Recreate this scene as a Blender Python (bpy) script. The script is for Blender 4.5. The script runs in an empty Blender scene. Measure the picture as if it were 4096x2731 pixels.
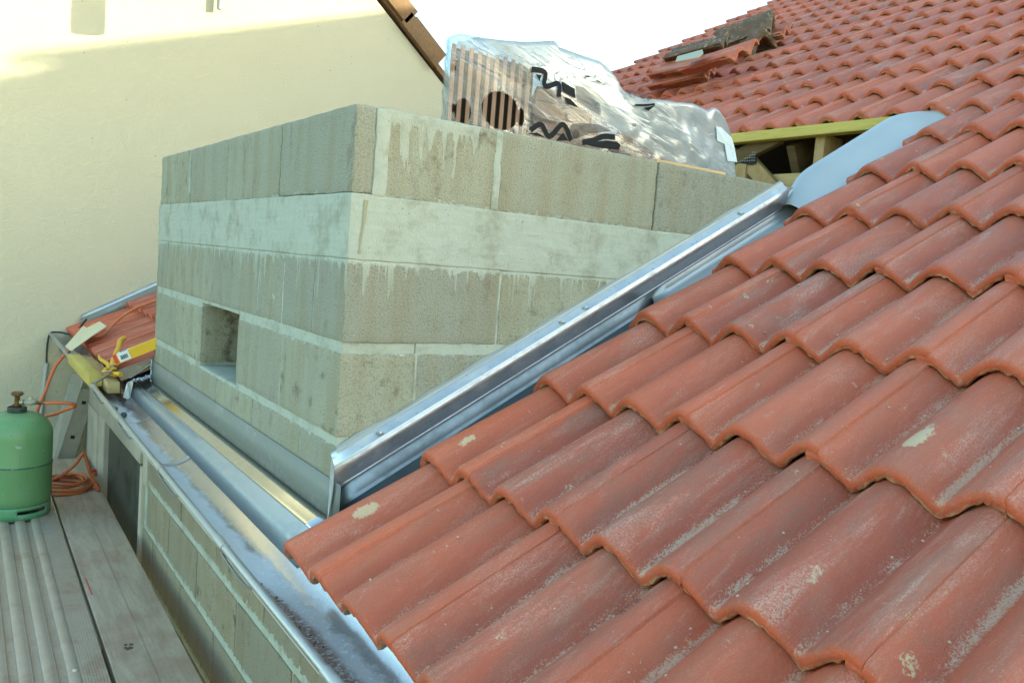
import bpy, bmesh, math, random
import numpy as np
from mathutils import Vector, Matrix, noise as mnoise

S = bpy.context.scene
COL = S.collection
random.seed(7)
R = math.radians

# ------------------------------------------------------------------ camera, sky, sun, exposure
CAM = Vector((-0.7786, -1.7917, -0.3422))
cam_data = bpy.data.cameras.new('camera')
cam = bpy.data.objects.new('camera', cam_data)
COL.objects.link(cam)
rx = Vector((0.81848222, -0.56891433, 0.08014577))
ry = Vector((0.0128325, -0.12136018, -0.99252558))
rz = Vector((0.57438853, 0.81339301, -0.09203055))
m = Matrix((rx, -ry, -rz)).transposed().to_4x4()
m.translation = CAM
cam.matrix_world = m
cam_data.sensor_width = 36.0
cam_data.lens = 28.7514
cam_data.clip_start = 0.02
cam_data.clip_end = 2000
S.camera = cam

SUN_DIR = Vector((0.75, -0.75, 0.255)).normalized()
world = bpy.data.worlds.new('World')
S.world = world
world.use_nodes = True
_wt = world.node_tree
_sky = _wt.nodes.new('ShaderNodeTexSky')
_sky.sky_type = 'NISHITA'
_sky.sun_disc = False
_sky.sun_elevation = math.asin(SUN_DIR.z)
_sky.sun_rotation = math.atan2(SUN_DIR.x, SUN_DIR.y)
_sky.air_density = 1.0
_sky.dust_density = 1.0
_sky.ozone_density = 1.0
_wt.links.new(_sky.outputs[0], _wt.nodes['Background'].inputs[0])
_wt.nodes['Background'].inputs[1].default_value = 0.15
sun_data = bpy.data.lights.new('sun', 'SUN')
sun_data.energy = 2.2
sun_data.angle = R(0.45)
sun_data.color = (1.0, 0.86, 0.66)
sun = bpy.data.objects.new('sun', sun_data)
COL.objects.link(sun)
sun.rotation_euler = (-SUN_DIR).to_track_quat('-Z', 'Y').to_euler()
S.view_settings.view_transform = 'Standard'
S.view_settings.look = 'None'
S.view_settings.gamma = 1.0
S.view_settings.exposure = 2.45
S.view_settings.use_white_balance = True
S.view_settings.white_balance_temperature = 6650
S.view_settings.white_balance_tint = -8

# ------------------------------------------------------------------ object helpers
def tag(o, label=None, cat=None, group=None, kind=None):
    if label: o['label'] = label
    if cat: o['category'] = cat
    if group: o['group'] = group
    if kind: o['kind'] = kind
    return o

def empty(name, loc, label, cat, group=None, rot=None):
    o = bpy.data.objects.new(name, None)
    o.empty_display_size = 0.1
    COL.objects.link(o)
    o.location = loc
    if rot is not None: o.rotation_euler = rot
    return tag(o, label, cat, group)

class MB:
    """collects quads, boxes, tubes and lathes and links them as one mesh object"""
    def __init__(s):
        s.v, s.f, s.r = [], [], []
    def add(s, verts, faces, rnd=0.0):
        b = len(s.v)
        s.v += [tuple(p) for p in verts]
        for f in faces:
            s.f.append(tuple(i + b for i in f)); s.r.append(rnd)
        return s
    def box(s, x0, x1, y0, y1, z0, z1, rnd=0.0, mat=None):
        vs = [Vector((x, y, z)) for z in (z0, z1) for y in (y0, y1) for x in (x0, x1)]
        if mat is not None: vs = [mat @ p for p in vs]
        return s.add(vs, [(0, 2, 3, 1), (4, 5, 7, 6), (0, 1, 5, 4), (2, 6, 7, 3), (0, 4, 6, 2), (1, 3, 7, 5)], rnd)
    def hexa(s, a, b, up, rnd=0.0):
        """prism: polygon a (list), polygon b (same length)"""
        n = len(a)
        fs = [tuple(range(n))[::-1], tuple(range(n, 2 * n))]
        fs += [(i, (i + 1) % n, n + (i + 1) % n, n + i) for i in range(n)]
        return s.add(list(a) + list(b), fs, rnd)
    def prism(s, poly, d, rnd=0.0):
        d = Vector(d)
        return s.hexa([Vector(p) for p in poly], [Vector(p) + d for p in poly], None, rnd)
    def beam(s, p, q, w, h, up=(0, 0, 1), rnd=0.0):
        p, q = Vector(p), Vector(q); t = (q - p).normalized(); up = Vector(up)
        a = t.cross(up).normalized(); b = a.cross(t).normalized()
        c = [(-w/2, -h/2), (w/2, -h/2), (w/2, h/2), (-w/2, h/2)]
        return s.hexa([p + a*x + b*y for x, y in c], [q + a*x + b*y for x, y in c], None, rnd)
    def grid(s, rows, closed=False, rnd=0.0):
        n = len(rows[0]); vs = [p for r_ in rows for p in r_]; fs = []
        for i in range(len(rows) - 1):
            for j in range(n if closed else n - 1):
                k = (j + 1) % n
                fs.append((i*n + j, i*n + k, (i+1)*n + k, (i+1)*n + j))
        return s.add(vs, fs, rnd)
    def tube(s, pts, rad, n=10, caps=True, rnd=0.0):
        pts = [Vector(p) for p in pts]; rows = []
        rads = rad if isinstance(rad, (list, tuple)) else [rad] * len(pts)
        t0 = (pts[1] - pts[0]).normalized()
        ref = Vector((0, 0, 1)) if abs(t0.z) < 0.9 else Vector((1, 0, 0))
        a = t0.cross(ref).normalized()
        for i, p in enumerate(pts):
            t = (pts[min(i+1, len(pts)-1)] - pts[max(i-1, 0)]).normalized()
            a = (a - t * a.dot(t)).normalized(); b = t.cross(a)
            rows.append([p + (a*math.cos(2*math.pi*j/n) + b*math.sin(2*math.pi*j/n))*rads[i] for j in range(n)])
        b0 = len(s.v)
        s.grid(rows, True, rnd)
        if caps:
            s.f.append(tuple(b0 + j for j in range(n))[::-1]); s.r.append(rnd)
            e = b0 + (len(rows)-1)*n
            s.f.append(tuple(e + j for j in range(n))); s.r.append(rnd)
        return s
    def lathe(s, prof, c, n=48, rnd=0.0):
        c = Vector(c)
        rows = [[c + Vector((r_*math.cos(2*math.pi*j/n), r_*math.sin(2*math.pi*j/n), z)) for j in range(n)] for r_, z in prof]
        return s.grid(rows, True, rnd)
    def ball(s, c, r_, n=12, sq=(1, 1, 1), rnd=0.0):
        c = Vector(c); rows = []
        for i in range(n//2 + 1):
            th = math.pi * i / (n//2); th = min(max(th, 0.02), math.pi - 0.02)
            rows.append([c + Vector((math.sin(th)*math.cos(2*math.pi*j/n)*sq[0], math.sin(th)*math.sin(2*math.pi*j/n)*sq[1], math.cos(th)*sq[2]))*r_ for j in range(n)])
        return s.grid(rows, True, rnd)
    def build(s, name, mat, parent=None, bevel=0.0, smooth=True, angle=35, segs=2, fix=True, uv=None):
        off = Vector((0, 0, 0)); inv = None
        if parent is not None:
            bpy.context.view_layer.update()
            W = parent.matrix_world.copy() if parent.parent is None else parent.parent.matrix_world @ parent.matrix_local
            inv = W.inverted()
        me = bpy.data.meshes.new(name)
        vs = [inv @ Vector(p) for p in s.v] if inv is not None else s.v
        me.from_pydata([tuple(p) for p in vs], [], s.f)
        at = me.attributes.new('rnd', 'FLOAT', 'FACE'); at.data.foreach_set('value', s.r)
        if fix or bevel:
            bm = bmesh.new(); bm.from_mesh(me)
            if fix: bmesh.ops.recalc_face_normals(bm, faces=bm.faces)
            if bevel:
                es = [e for e in bm.edges if len(e.link_faces) == 2 and e.calc_face_angle(0) > 0.6]
                bmesh.ops.bevel(bm, geom=es, offset=bevel, segments=segs, affect='EDGES', profile=0.5, clamp_overlap=True)
            bm.to_mesh(me); bm.free()
        me.materials.append(mat)
        if smooth:
            me.polygons.foreach_set('use_smooth', [True] * len(me.polygons))
            me.set_sharp_from_angle(angle=R(angle))
        o = bpy.data.objects.new(name, me)
        COL.objects.link(o)
        if parent is not None: o.parent = parent
        return o

def roughen(o, cuts=10, amp=0.0014, minlen=0.03):
    bm = bmesh.new(); bm.from_mesh(o.data)
    bmesh.ops.subdivide_edges(bm, edges=[e for e in bm.edges if e.calc_length() > minlen], cuts=cuts, use_grid_fill=True)
    for v in bm.verts:
        p = v.co
        v.co = p + mnoise.noise_vector(p * 38) * amp + mnoise.noise_vector(p * 130 + Vector((7, 3, 1))) * amp * 0.8
    bm.to_mesh(o.data); bm.free()
    return o

def smoothcurve(pts, n=6):
    pts = [Vector(p) for p in pts]; out = []
    P = [pts[0]] + pts + [pts[-1]]
    for i in range(1, len(P) - 2):
        a, b, c, d = P[i-1], P[i], P[i+1], P[i+2]
        for k in range(n):
            t = k / n
            out.append(0.5*((2*b) + (-a + c)*t + (2*a - 5*b + 4*c - d)*t*t + (-a + 3*b - 3*c + d)*t**3))
    out.append(pts[-1])
    return out

# ------------------------------------------------------------------ material helpers
class NT:
    def __init__(s, name):
        s.m = bpy.data.materials.new(name); s.m.use_nodes = True
        s.t = s.m.node_tree; s.t.nodes.clear()
        s.out = s.t.nodes.new('ShaderNodeOutputMaterial')
        s._pos = None
    def n(s, typ, **kw):
        nd = s.t.nodes.new(typ)
        for k, v in kw.items(): setattr(nd, k, v)
        return nd
    def put(s, sock, v):
        if hasattr(v, 'links') or hasattr(v, 'is_output'): s.t.links.new(v, sock)
        else:
            if hasattr(sock.default_value, '__len__') and hasattr(v, '__len__') and len(sock.default_value) == 4 and len(v) == 3: v = (*v, 1)
            sock.default_value = v
    def pos(s):
        if s._pos is None: s._pos = s.n('ShaderNodeNewGeometry').outputs['Position']
        return s._pos
    def obj(s): return s.n('ShaderNodeTexCoord').outputs['Object']
    def attr(s, name):
        a = s.n('ShaderNodeAttribute'); a.attribute_name = name
        return a.outputs['Fac']
    def xyz(s, v):
        x = s.n('ShaderNodeSeparateXYZ'); s.put(x.inputs[0], v)
        return x.outputs
    def math(s, op, a, b=0.0, c=0.0, clamp=False):
        x = s.n('ShaderNodeMath', operation=op, use_clamp=clamp)
        s.put(x.inputs[0], a); s.put(x.inputs[1], b); s.put(x.inputs[2], c)
        return x.outputs[0]
    def vmul(s, v, k):
        x = s.n('ShaderNodeVectorMath', operation='MULTIPLY'); s.put(x.inputs[0], v); s.put(x.inputs[1], k)
        return x.outputs[0]
    def vadd(s, v, k):
        x = s.n('ShaderNodeVectorMath', operation='ADD'); s.put(x.inputs[0], v); s.put(x.inputs[1], k)
        return x.outputs[0]
    def noise(s, v, scale, detail=4, rough=0.55, dist=0.0):
        x = s.n('ShaderNodeTexNoise'); s.put(x.inputs['Vector'], v)
        x.inputs['Scale'].default_value = scale; x.inputs['Detail'].default_value = detail
        x.inputs['Roughness'].default_value = rough; x.inputs['Distortion'].default_value = dist
        return x.outputs['Fac']
    def voro(s, v, scale, feature='F1', out='Distance'):
        x = s.n('ShaderNodeTexVoronoi', feature=feature); s.put(x.inputs['Vector'], v)
        x.inputs['Scale'].default_value = scale
        return x.outputs[out]
    def ramp(s, f, lo, hi):
        """0 below lo, 1 above hi (smooth); lo may exceed hi"""
        x = s.n('ShaderNodeMapRange', interpolation_type='SMOOTHSTEP')
        s.put(x.inputs['Value'], f)
        if lo <= hi:
            x.inputs['From Min'].default_value = lo; x.inputs['From Max'].default_value = hi
        else:
            x.inputs['From Min'].default_value = hi; x.inputs['From Max'].default_value = lo
            x.inputs['To Min'].default_value = 1; x.inputs['To Max'].default_value = 0
        return x.outputs['Result']
    def mix(s, f, a, b, blend='MIX'):
        x = s.n('ShaderNodeMix', data_type='RGBA', blend_type=blend)
        s.put(x.inputs[0], f); s.put(x.inputs[6], a); s.put(x.inputs[7], b)
        return x.outputs[2]
    def fmix(s, f, a, b):
        x = s.n('ShaderNodeMix', data_type='FLOAT')
        s.put(x.inputs[0], f); s.put(x.inputs[2], a); s.put(x.inputs[3], b)
        return x.outputs[0]
    def bump(s, h, strength=0.3, dist=0.01, normal=None):
        x = s.n('ShaderNodeBump'); s.put(x.inputs['Height'], h)
        x.inputs['Strength'].default_value = strength; x.inputs['Distance'].default_value = dist
        if normal is not None: s.put(x.inputs['Normal'], normal)
        return x.outputs[0]
    def bsdf(s, color, rough=0.6, metal=0.0, normal=None, spec=0.5, **kw):
        b = s.n('ShaderNodeBsdfPrincipled')
        s.put(b.inputs['Base Color'], color); s.put(b.inputs['Roughness'], rough); s.put(b.inputs['Metallic'], metal)
        s.put(b.inputs['Specular IOR Level'], spec)
        if normal is not None: s.put(b.inputs['Normal'], normal)
        for k, v in kw.items(): s.put(b.inputs[k], v)
        return b.outputs[0]
    def done(s, shader):
        s.t.links.new(shader, s.out.inputs['Surface']); return s.m

def simple(name, col, rough=0.6, metal=0.0, var=0.15, scale=30, bump=0.1, dirt=None, dirt_amt=0.5):
    t = NT(name); p = t.obj()
    n1 = t.noise(p, scale, 5); n2 = t.noise(p, scale * 6, 3)
    dark = tuple(c * (1 - var) for c in col); light = tuple(min(1, c * (1 + var)) for c in col)
    c = t.mix(n1, dark, light)
    if dirt: c = t.mix(t.math('MULTIPLY', t.ramp(t.noise(p, scale * 0.4, 6, 0.65), 0.5, 0.68), dirt_amt), c, dirt)
    r_ = t.math('ADD', rough - 0.08, t.math('MULTIPLY', n1, 0.16))
    return t.done(t.bsdf(c, r_, metal, t.bump(n2, bump, 0.004)))

# --- clay tile
def tile_material(name, base=(0.475, 0.105, 0.046), lichen=0.0):
    t = NT(name)
    rnd = t.math('FRACT', t.math('ADD', t.n('ShaderNodeObjectInfo').outputs['Random'], t.attr('rnd')))
    comb = t.n('ShaderNodeCombineXYZ')
    t.put(comb.inputs[0], t.math('MULTIPLY', rnd, 13.7)); t.put(comb.inputs[1], t.math('MULTIPLY', rnd, 71.3)); t.put(comb.inputs[2], t.math('MULTIPLY', rnd, 37.1))
    p = t.vadd(t.obj(), comb.outputs[0])
    stretched = t.vmul(p, (0.28, 1.0, 1.0))
    h = t.attr('hgt'); lip = t.attr('lip')
    big = t.noise(stretched, 7, 4, 0.6, 0.6)
    mid = t.noise(stretched, 24, 6, 0.65, 0.3)
    fine = t.noise(p, 420, 3, 0.6)
    grain = t.noise(p, 900, 2, 0.5)
    c = t.mix(t.ramp(big, 0.3, 0.72), base, (base[0]*1.12, base[1]*1.2, base[2]*1.2))
    c = t.mix(t.math('MULTIPLY', t.ramp(rnd, 0.0, 1.0), 0.75), c, (base[0]*0.74, base[1]*0.76, base[2]*0.95))
    # grey brown weather film on the crests and higher patches
    film = t.math('MULTIPLY', t.ramp(t.math('ADD', mid, t.math('MULTIPLY', h, 0.14)), 0.50, 0.76), t.fmix(rnd, 0.15, 0.62))
    c = t.mix(film, c, (0.250, 0.125, 0.084))
    # dusty bloom
    bloom = t.math('MULTIPLY', t.ramp(t.noise(stretched, 11, 6, 0.7, 0.8), 0.52, 0.78), 0.36)
    c = t.mix(bloom, c, (0.43, 0.22, 0.145))
    # dry mortar dust lying in the pans, broken up by grains
    dens = t.math('MULTIPLY', t.ramp(h, 0.26, 0.0), t.math('ADD', 0.25, t.math('MULTIPLY', t.ramp(t.noise(t.vmul(p, (0.35, 1, 1)), 20, 5, 0.7), 0.36, 0.62), 0.75)))
    grains = t.math('ADD', t.math('MULTIPLY', t.noise(p, 240, 4, 0.75), 0.6), t.math('MULTIPLY', fine, 0.4))
    dust = t.ramp(t.math('ADD', grains, t.math('MULTIPLY', dens, 0.25)), 0.61, 0.74)
    dust = t.math('MULTIPLY', dust, t.ramp(dens, 0.02, 0.2))
    c = t.mix(t.math('MULTIPLY', dust, t.fmix(rnd, 0.55, 0.9)), c, (0.57, 0.41, 0.28))
    # mortar splashes and scuffs
    scuff = t.math('MULTIPLY', t.ramp(t.noise(t.vmul(p, (0.22, 1.0, 1.0)), 30, 5, 0.7, 0.9), 0.60, 0.72), t.ramp(t.noise(p, 6, 3), 0.45, 0.6))
    scuff = t.math('MULTIPLY', scuff, t.ramp(fine, 0.36, 0.56))
    c = t.mix(t.math('MULTIPLY', scuff, 0.6), c, (0.60, 0.44, 0.35))
    haze = t.math('MULTIPLY', t.ramp(t.noise(t.vmul(p, (0.16, 1.0, 1.0)), 16, 6, 0.72, 0.5), 0.46, 0.70), t.ramp(t.math('ADD', grains, 0.0), 0.40, 0.60))
    c = t.mix(t.math('MULTIPLY', haze, t.fmix(rnd, 0.36, 0.72)), c, (0.60, 0.40, 0.31))
    drag = t.math('MULTIPLY', t.ramp(t.noise(t.vmul(p, (1.0, 0.20, 0.4)), 70, 4, 0.7, 0.4), 0.60, 0.70), t.ramp(t.noise(p, 13, 3), 0.60, 0.68))
    c = t.mix(t.math('MULTIPLY', drag, 0.55), c, (0.66, 0.52, 0.45))
    # mortar splashes and scuffs
    sp = t.math('MULTIPLY', t.ramp(t.noise(p, 17, 3, 0.5), 0.69, 0.73), t.ramp(t.noise(p, 150, 4, 0.7), 0.46, 0.56))
    wp = t.pos()
    for (sx, sy, sz, sl) in [(-0.028, -0.234, -0.873, 0.016), (0.03, -0.587, -0.842, 0.021), (0.65, -0.153, -0.505, 0.01), (0.214, -0.234, -0.742, 0.01), (0.323, -0.443, -0.683, 0.01), (0.54, -1.099, -0.565, 0.018), (0.626, -0.54, -0.518, 0.007)]:
        dv = t.vmul(t.vadd(wp, (-sx, -sy, -sz)), (0.42, 1.0, 0.42))
        ln = t.n('ShaderNodeVectorMath', operation='LENGTH'); t.put(ln.inputs[0], dv)
        dd = t.math('ADD', ln.outputs['Value'], t.math('MULTIPLY', t.math('SUBTRACT', t.noise(wp, 70, 4, 0.65), 0.5), sl * 1.7))
        sp = t.math('MAXIMUM', sp, t.ramp(dd, sl, sl * 0.72))
    c = t.mix(t.math('MULTIPLY', sp, 0.8), c, (0.57, 0.46, 0.27))
    speck = t.ramp(t.voro(p, 130), 0.16, 0.09)
    speck = t.math('MULTIPLY', speck, t.ramp(t.noise(p, 22, 3), 0.5, 0.66))
    c = t.mix(t.math('MULTIPLY', speck, 0.7), c, (0.55, 0.46, 0.36))
    # fresh clay on the front lip, pale crumbs along its lower edge
    c = t.mix(t.math('MULTIPLY', t.ramp(lip, 0.05, 0.45), t.ramp(t.noise(p, 60, 4), 0.25, 0.6)), c, (base[0]*1.05, base[1]*0.92, base[2]*0.75))
    crumb = t.math('MULTIPLY', t.ramp(lip, 0.60, 0.92), t.ramp(t.noise(p, 90, 4, 0.7), 0.36, 0.58))
    c = t.mix(crumb, c, (0.46, 0.31, 0.16))
    if lichen:
        l = t.math('MULTIPLY', t.ramp(t.noise(p, 14, 6, 0.7), 0.40, 0.56), lichen)
        c = t.mix(l, c, (0.095, 0.068, 0.036))
        l2 = t.math('MULTIPLY', t.ramp(t.noise(p, 32, 5, 0.7), 0.575, 0.64), 0.8)
        c = t.mix(l2, c, (0.40, 0.33, 0.17))
    hgt = t.math('ADD', t.math('MULTIPLY', fine, 0.6), t.math('ADD', t.math('MULTIPLY', grain, 0.3), t.math('MULTIPLY', mid, 1.6)))
    c = t.mix(t.math('MULTIPLY', t.ramp(fine, 0.56, 0.66), 0.22), c, (0.55, 0.30, 0.21))
    c = t.mix(t.math('MULTIPLY', t.ramp(fine, 0.42, 0.34), 0.18), c, (0.18, 0.06, 0.035))
    nrm = t.bump(hgt, 0.62, 0.006)
    ro = t.fmix(t.ramp(bloom, 0, 0.4), t.fmix(mid, 0.46, 0.66), 0.78)
    return t.done(t.bsdf(c, ro, 0, nrm, 0.45))
M_TILE = tile_material('fired_clay')
M_TILE_OLD = tile_material('weathered_clay', (0.17, 0.075, 0.038), 0.95)

# --- concrete block
def block_material(name, joints, drip_z=None, drip_len=0.09, warm=0.0, smear=0.012, base=(0.315, 0.318, 0.250)):
    t = NT(name); p = t.pos(); o = t.xyz(p); rnd = t.attr('rnd')
    mort = t.ramp(rnd, 1.5, 1.6)                      # rnd of 2 marks cast concrete / mortar faces
    r1 = t.math('FRACT', t.math('MULTIPLY', rnd, 7.31))
    big = t.noise(p, 3.2, 4, 0.6); mid = t.noise(p, 16, 5, 0.6)
    vert = t.noise(t.vmul(p, (1, 1, 0.12)), 13, 4, 0.6)
    grit = t.noise(p, 230, 3, 0.75); pit = t.voro(p, 240)
    c = t.mix(r1, base, (base[0]*1.25, base[1]*1.22, base[2]*1.12))
    c = t.mix(t.math('MULTIPLY', t.ramp(vert, 0.42, 0.66), 0.45), c, (base[0]*0.95, base[1]*0.78, base[2]*0.58))
    c = t.mix(t.math('MULTIPLY', t.ramp(big, 0.5, 0.75), 0.5), c, (0.33, 0.325, 0.27))
    c = t.mix(t.math('MULTIPLY', t.ramp(mid, 0.55, 0.75), t.ramp(r1, 0.55, 0.95)), c, (0.13, 0.10, 0.065))
    c = t.mix(t.math('MULTIPLY', t.ramp(grit, 0.54, 0.62), 0.42), c, (0.42, 0.41, 0.33))
    c = t.mix(t.math('MULTIPLY', t.ramp(grit, 0.46, 0.36), 0.5), c, (0.11, 0.105, 0.08))
    blot = t.math('MULTIPLY', t.ramp(t.noise(t.vmul(p, (1, 1, 0.5)), 22, 6, 0.72), 0.52, 0.66), t.ramp(t.noise(p, 4.5, 3), 0.40, 0.6))
    c = t.mix(t.math('MULTIPLY', blot, 0.42), c, (0.165, 0.135, 0.092))
    pale = t.mix(t.noise(p, 40, 5, 0.65), (0.345, 0.37, 0.30), (0.455, 0.48, 0.405))
    m_ = mort
    for zj in joints:
        d = t.math('ABSOLUTE', t.math('SUBTRACT', o[2], zj))
        d = t.math('SUBTRACT', d, t.math('MULTIPLY', t.math('SUBTRACT', t.noise(p, 38, 4, 0.65), 0.5), 0.075))
        m_ = t.math('MAXIMUM', m_, t.ramp(d, smear, smear * 0.45))
    if drip_z is not None:
        run = t.noise(t.vmul(p, (1, 1, 0.05)), 78, 2, 0.5)
        ln = t.math('MULTIPLY', t.math('MULTIPLY', t.ramp(run, 0.50, 0.66), t.fmix(t.ramp(t.noise(t.vmul(p, (1, 1, 0.1)), 11, 2), 0.42, 0.62), 0.25, 1.0)), drip_len)
        ln = t.math('ADD', ln, t.math('MULTIPLY', t.noise(p, 30, 4, 0.7), 0.030))
        below = t.math('SUBTRACT', drip_z, o[2])
        mk = t.math('MULTIPLY', t.ramp(t.math('SUBTRACT', below, ln), 0.004, -0.005), t.ramp(below, -0.02, 0.0))
        m_ = t.math('MAXIMUM', m_, t.math('MULTIPLY', mk, t.fmix(t.ramp(below, 0.015, 0.05), 0.9, t.fmix(t.noise(p, 60, 3), 0.35, 0.85))))
        # cement run down from the wall head on the cheek side
        run2 = t.noise(t.vmul(p, (1, 1, 0.10)), 42, 3, 0.65)
        zone = t.math('MULTIPLY', t.ramp(o[0], 0.06, 0.10), t.ramp(o[0], 0.36, 0.31))
        ln2 = t.math('MULTIPLY', t.math('ADD', 0.03, t.math('MULTIPLY', t.ramp(run2, 0.48, 0.68), 0.11)), zone)
        mk2 = t.math('MULTIPLY', t.ramp(t.math('ADD', t.math('ADD', o[2], ln2), 0.0), -0.006, 0.004), t.ramp(zone, 0.2, 0.6))
        m_ = t.math('MAXIMUM', m_, t.math('MULTIPLY', mk2, 0.8))
    pale = t.mix(t.math('MULTIPLY', t.ramp(t.noise(p, 9, 6, 0.7), 0.46, 0.66), 0.75), pale, (0.27, 0.275, 0.20))
    pale = t.mix(t.math('MULTIPLY', t.ramp(t.voro(p, 62), 0.13, 0.07), t.ramp(t.noise(p, 14, 2), 0.5, 0.58)), pale, (0.17, 0.17, 0.13))
    pale = t.mix(t.math('MULTIPLY', t.ramp(pit, 0.16, 0.08), t.math('MULTIPLY', t.ramp(mid, 0.5, 0.6), 0.5)), pale, (0.13, 0.13, 0.10))
    c = t.mix(m_, c, pale)
    hh = t.math('ADD', t.math('MULTIPLY', grit, t.fmix(m_, 1.0, 0.3)), t.math('ADD', t.math('MULTIPLY', m_, 0.8), t.math('MULTIPLY', mid, 0.5)))
    return t.done(t.bsdf(c, 0.92, 0, t.bump(hh, 0.75, 0.008), 0.2))

# --- zinc / aluminium sheet
def zinc_material(name, base=(0.66, 0.67, 0.67), rough=0.22, dull=0.25, tone=(0.40, 0.43, 0.46), stretch=(1, 0.25, 1), spots=True):
    t = NT(name); p = t.pos()
    cl = t.noise(t.vmul(p, stretch), 9, 5, 0.6, 0.4); sm = t.noise(p, 46, 5, 0.65)
    scr = t.noise(t.vmul(p, (1, 0.08, 1)), 160, 3, 0.6)
    c = t.mix(cl, (base[0]*0.86, base[1]*0.88, base[2]*0.92), base)
    d = t.math('MULTIPLY', t.ramp(t.math('ADD', t.math('MULTIPLY', cl, 0.6), t.math('MULTIPLY', sm, 0.4)), 0.42, 0.66), 0.7); d = t.math('MULTIPLY', t.math('ADD', d, 0.3), dull, 0, True)
    ro = t.math('ADD', t.fmix(sm, rough * 0.8, rough * 1.35), t.math('MULTIPLY', scr, 0.08))
    nrm = t.bump(t.math('ADD', t.noise(p, 5, 2), t.math('MULTIPLY', scr, 0.01)), 0.06, 0.02)
    a = t.bsdf(c, ro, 1.0, nrm)
    b = t.bsdf(t.mix(sm, tone, tuple(x*1.2 for x in tone)), 0.55, 0.0, nrm, 0.5)
    x = t.n('ShaderNodeMixShader'); t.put(x.inputs[0], d); t.t.links.new(a, x.inputs[1]); t.t.links.new(b, x.inputs[2])
    return t.done(x.outputs[0])
M_ZINC = zinc_material('new_zinc', (0.44, 0.46, 0.45), 0.45, 2.4, (0.165, 0.175, 0.15))
M_SHELF = zinc_material('shelf_zinc', (0.62, 0.63, 0.62), 0.08, 0.16, (0.40, 0.42, 0.36))
M_ZINC_BRIGHT = zinc_material('bright_zinc', (0.54, 0.55, 0.545), 0.24, 0.8, (0.43, 0.455, 0.45))
M_ZINC_BLUE = zinc_material('matt_zinc', (0.47, 0.50, 0.50), 0.45, 1.4, (0.43, 0.425, 0.395))

def gutter_material():
    t = NT('used_zinc'); p = t.pos(); ang = t.attr('ang'); o = t.xyz(p)
    n1 = t.noise(t.vmul(p, (1, 0.45, 1)), 26, 6, 0.68, 0.5); n2 = t.noise(p, 120, 4, 0.65); n3 = t.noise(p, 4, 3)
    fine = t.noise(p, 380, 3, 0.6)
    edge = t.math('ADD', ang, t.math('MULTIPLY', t.math('SUBTRACT', n1, 0.5), 0.34))
    edge = t.math('ADD', edge, t.math('MULTIPLY', t.ramp(o[1], 0.4, -0.35), -0.10))
    shiny = t.math('MULTIPLY', t.ramp(edge, 0.50, 0.62), t.ramp(t.math('ADD', ang, 0), 0.4, 0.6))
    grime = t.mix(n1, (0.62, 0.62, 0.62), (0.74, 0.74, 0.72))
    grime = t.mix(t.math('MULTIPLY', t.ramp(n3, 0.4, 0.7), 0.5), grime, (0.64, 0.56, 0.51))
    salt = t.math('MULTIPLY', t.ramp(t.noise(t.vmul(p, (1, 0.8, 1)), 60, 5, 0.7), 0.53, 0.64), t.math('MULTIPLY', t.ramp(edge, 0.38, 0.5), t.ramp(o[1], 0.6, -0.1)))
    grime = t.mix(salt, grime, (0.86, 0.88, 0.87))
    lin = t.math('ADD', ang, t.math('MULTIPLY', t.math('SUBTRACT', t.noise(t.vmul(p, (0.2, 1, 0.2)), 6, 4, 0.7), 0.5), 0.14))
    wide = t.fmix(t.ramp(o[1], 0.1, -0.3), 0.032, 0.17)
    dirt = t.math('SUBTRACT', wide, t.math('ABSOLUTE', t.math('SUBTRACT', lin, t.fmix(t.ramp(o[1], 0.1, -0.3), 0.325, 0.37))))
    dm = t.math('MULTIPLY', t.ramp(dirt, -0.03, 0.05), t.ramp(n2, 0.34, 0.54))
    grime = t.mix(dm, grime, t.mix(fine, (0.20, 0.11, 0.075), (0.42, 0.27, 0.20)))
    shiny = t.math('MULTIPLY', shiny, t.math('SUBTRACT', 1.0, dm))
    a = t.bsdf(t.mix(n3, (0.38, 0.39, 0.385), (0.45, 0.45, 0.44)), t.fmix(n2, 0.12, 0.20), 1.0)
    b = t.bsdf(grime, 0.6, 0.0, t.bump(t.math('ADD', n2, t.math('ADD', salt, dm)), 0.5, 0.004), 0.45)
    x = t.n('ShaderNodeMixShader'); t.put(x.inputs[0], t.math('SUBTRACT', 1.0, t.math('MULTIPLY', shiny, t.fmix(t.ramp(o[1], -0.1, 0.25), 0.55, 0.8))))
    t.t.links.new(a, x.inputs[1]); t.t.links.new(b, x.inputs[2])
    return t.done(x.outputs[0])
M_GUTTER = gutter_material()

def render_material():
    t = NT('cream_render'); p = t.pos()
    big = t.noise(p, 0.9, 4, 0.6); g = t.noise(t.vmul(p, (1, 1, 1.6)), 115, 4, 0.65, 0.5); g2 = t.noise(p, 36, 3, 0.6)
    c = t.mix(big, (0.535, 0.495, 0.352), (0.60, 0.55, 0.398))
    sp = t.math('MULTIPLY', t.ramp(t.voro(p, 9), 0.05, 0.025), 0.7)
    c = t.mix(sp, c, (0.20, 0.17, 0.10))
    hh = t.math('ADD', t.ramp(g, 0.42, 0.66), t.math('MULTIPLY', g2, 0.35))
    return t.done(t.bsdf(c, 0.95, 0, t.bump(hh, 0.6, 0.005), 0.15))
M_RENDER = render_material()

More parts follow.
